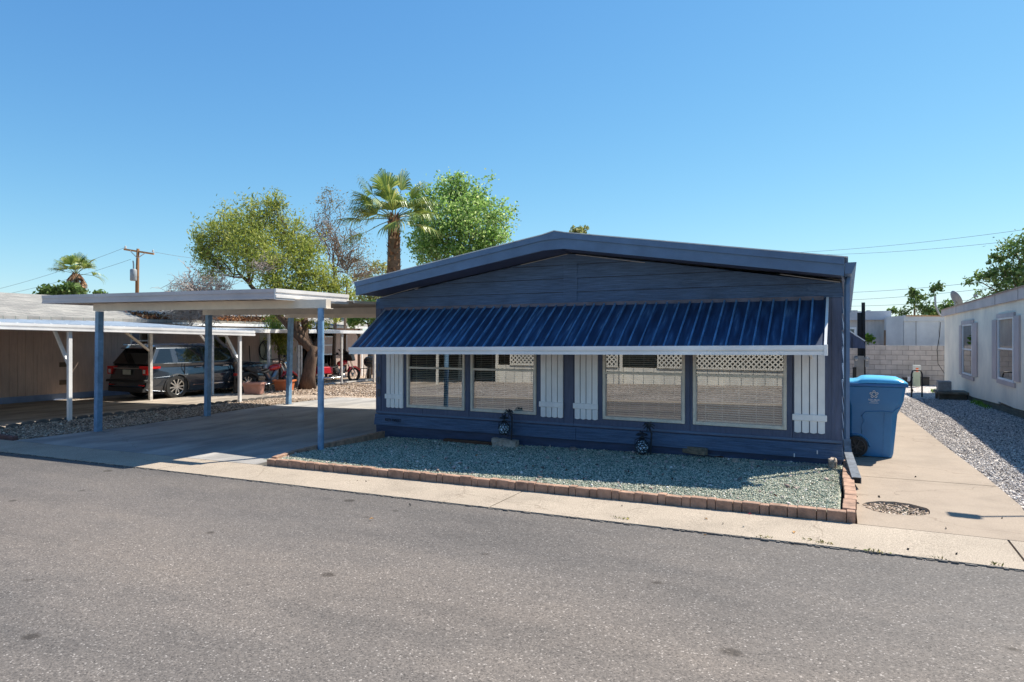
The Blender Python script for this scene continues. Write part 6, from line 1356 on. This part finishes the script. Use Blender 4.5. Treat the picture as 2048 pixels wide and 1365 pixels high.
stuff(leaves('grass', np.array(gp), .12, .015, L_bri, None, 12, hang=-2), 'small patches of green grass along the cream home and its corner', 'grass')
def leaf1(u, v, m, label, s=.03):
    p = G(u, v); a = rnd.uniform(0, 3); b = MB(); c_, s_ = math.cos(a)*s, math.sin(a)*s
    b.add([(p.x-c_, p.y-s_, p.z+.004), (p.x-s_*.5, p.y+c_*.5, p.z+.014), (p.x+c_, p.y+s_, p.z+.008), (p.x+s_*.5, p.y-c_*.5, p.z+.012), (p.x-c_, p.y-s_, p.z+.002), (p.x-s_*.5, p.y+c_*.5, p.z+.012), (p.x+c_, p.y+s_, p.z+.006), (p.x+s_*.5, p.y-c_*.5, p.z+.010)], [(0, 1, 2, 3), (4, 7, 6, 5), (0, 4, 5, 1), (1, 5, 6, 2), (2, 6, 7, 3), (3, 7, 4, 0)])
    lone('leaf', b, m, label, 'leaf')
bl = [(rnd.uniform(-6.7, -.2), rnd.uniform(6.35, 8.8)) for _ in range(55)]
stuff(leaves('dry_leaves', np.array([(x, y, zbed(x, y)+.018) for x, y in bl]), .035, .016, litter, None, 44), 'small dry leaves scattered on the green gravel bed', 'leaves')
lo_ = mat('fallen_leaf', (.45, .24, .08), rough=.8); lr = mat('red_leaf', (.45, .03, .06), rough=.7)
leaf1(1588, 1066, lo_, 'curled orange brown leaf on the gutter concrete near the right end of the bricks', .024); leaf1(1412, 1039, lo_, 'orange leaf against the brick border in the middle of the gutter', .018)
leaf1(1500, 1029, lr, 'small red petal on the gutter beside the bricks', .016); leaf1(743, 1039, lo_, 'pale tan leaf lying on the dark asphalt at left', .022); leaf1(1410, 1072, lo_, 'tiny tan leaf on the asphalt close to the gutter', .014)
db = []
for (u, v) in ((1244, 1013), (1446, 1049), (1487, 1055), (820, 1011), (1816, 1100), (1913, 1110), (1892, 1058), (1715, 1008), (1714, 995), (1758, 995), (2004, 1038), (715, 962), (732, 964), (1831, 955)): db.append(np.array(G(u, v)))
stuff(stones('chips', 1, (0, 1, 0, 1), .02, lambda x, y: 0, asph, None, 2) if False else leaves('chips', np.array(db)+np.array([0, 0, .006]), .03, .022, mat('black_chip', (.02, .02, .02)), None, 6), 'scattered black asphalt chips on the pale concrete', 'chips')
# ================================================================ sky, sun, camera
w = bpy.data.worlds.new('World'); sc.world = w; w.use_nodes = True; N = w.node_tree.nodes; L = w.node_tree.links
sk = N.new('ShaderNodeTexSky'); sk.sky_type = 'NISHITA'; sk.sun_disc = False; sk.sun_elevation = R(51.9); sk.sun_rotation = math.atan2(.44, .65)
sk.air_density = 1.0; sk.dust_density = .15; sk.ozone_density = 1.5; sk.altitude = 300
hs_ = N.new('ShaderNodeHueSaturation'); hs_.inputs['Saturation'].default_value = 1.12; L.new(sk.outputs[0], hs_.inputs['Color'])
v1 = N.new('ShaderNodeVectorMath'); v1.operation = 'DIVIDE'; v1.inputs[1].default_value = (50, 12, 5.5)
v2 = N.new('ShaderNodeVectorMath'); v2.operation = 'ADD'; v2.inputs[1].default_value = (1, 1, 1); L.new(v1.outputs[0], v2.inputs[0])
v3 = N.new('ShaderNodeVectorMath'); v3.operation = 'DIVIDE'; v0 = N.new('ShaderNodeVectorMath'); v0.operation = 'MULTIPLY'; v0.inputs[1].default_value = (.40, .68, 1.08); L.new(hs_.outputs[0], v0.inputs[0]); L.new(v0.outputs[0], v3.inputs[0]); L.new(hs_.outputs[0], v1.inputs[0]); L.new(v2.outputs[0], v3.inputs[1]); L.new(v3.outputs[0], N['Background'].inputs[0]); N['Background'].inputs[1].default_value = .150
sl = bpy.data.lights.new('sun', 'SUN'); sl.energy = 4.2; sl.angle = R(.55); sl.color = (1, .93, .81); so = bpy.data.objects.new('sun', sl); C.objects.link(so)
so.rotation_euler = Vector((.44, .65, 1)).to_track_quat('Z', 'Y').to_euler()
cd = bpy.data.cameras.new('camera'); cam = bpy.data.objects.new('camera', cd); C.objects.link(cam); sc.camera = cam
cam.location = (0, 0, CAMZ); cam.rotation_euler = (R(90), 0, YAW); cd.sensor_width = 36; cd.lens = F/2048*36; cd.shift_y = -(682.5-HV)/2048; cd.clip_end = 2000; cd.clip_start = .05
sc.view_settings.view_transform = 'Standard'; sc.view_settings.look = 'None'; sc.view_settings.gamma = 1; sc.view_settings.exposure = 1.0
sc.cycles.transparent_max_bounces = 12; sc.cycles.max_bounces = 8
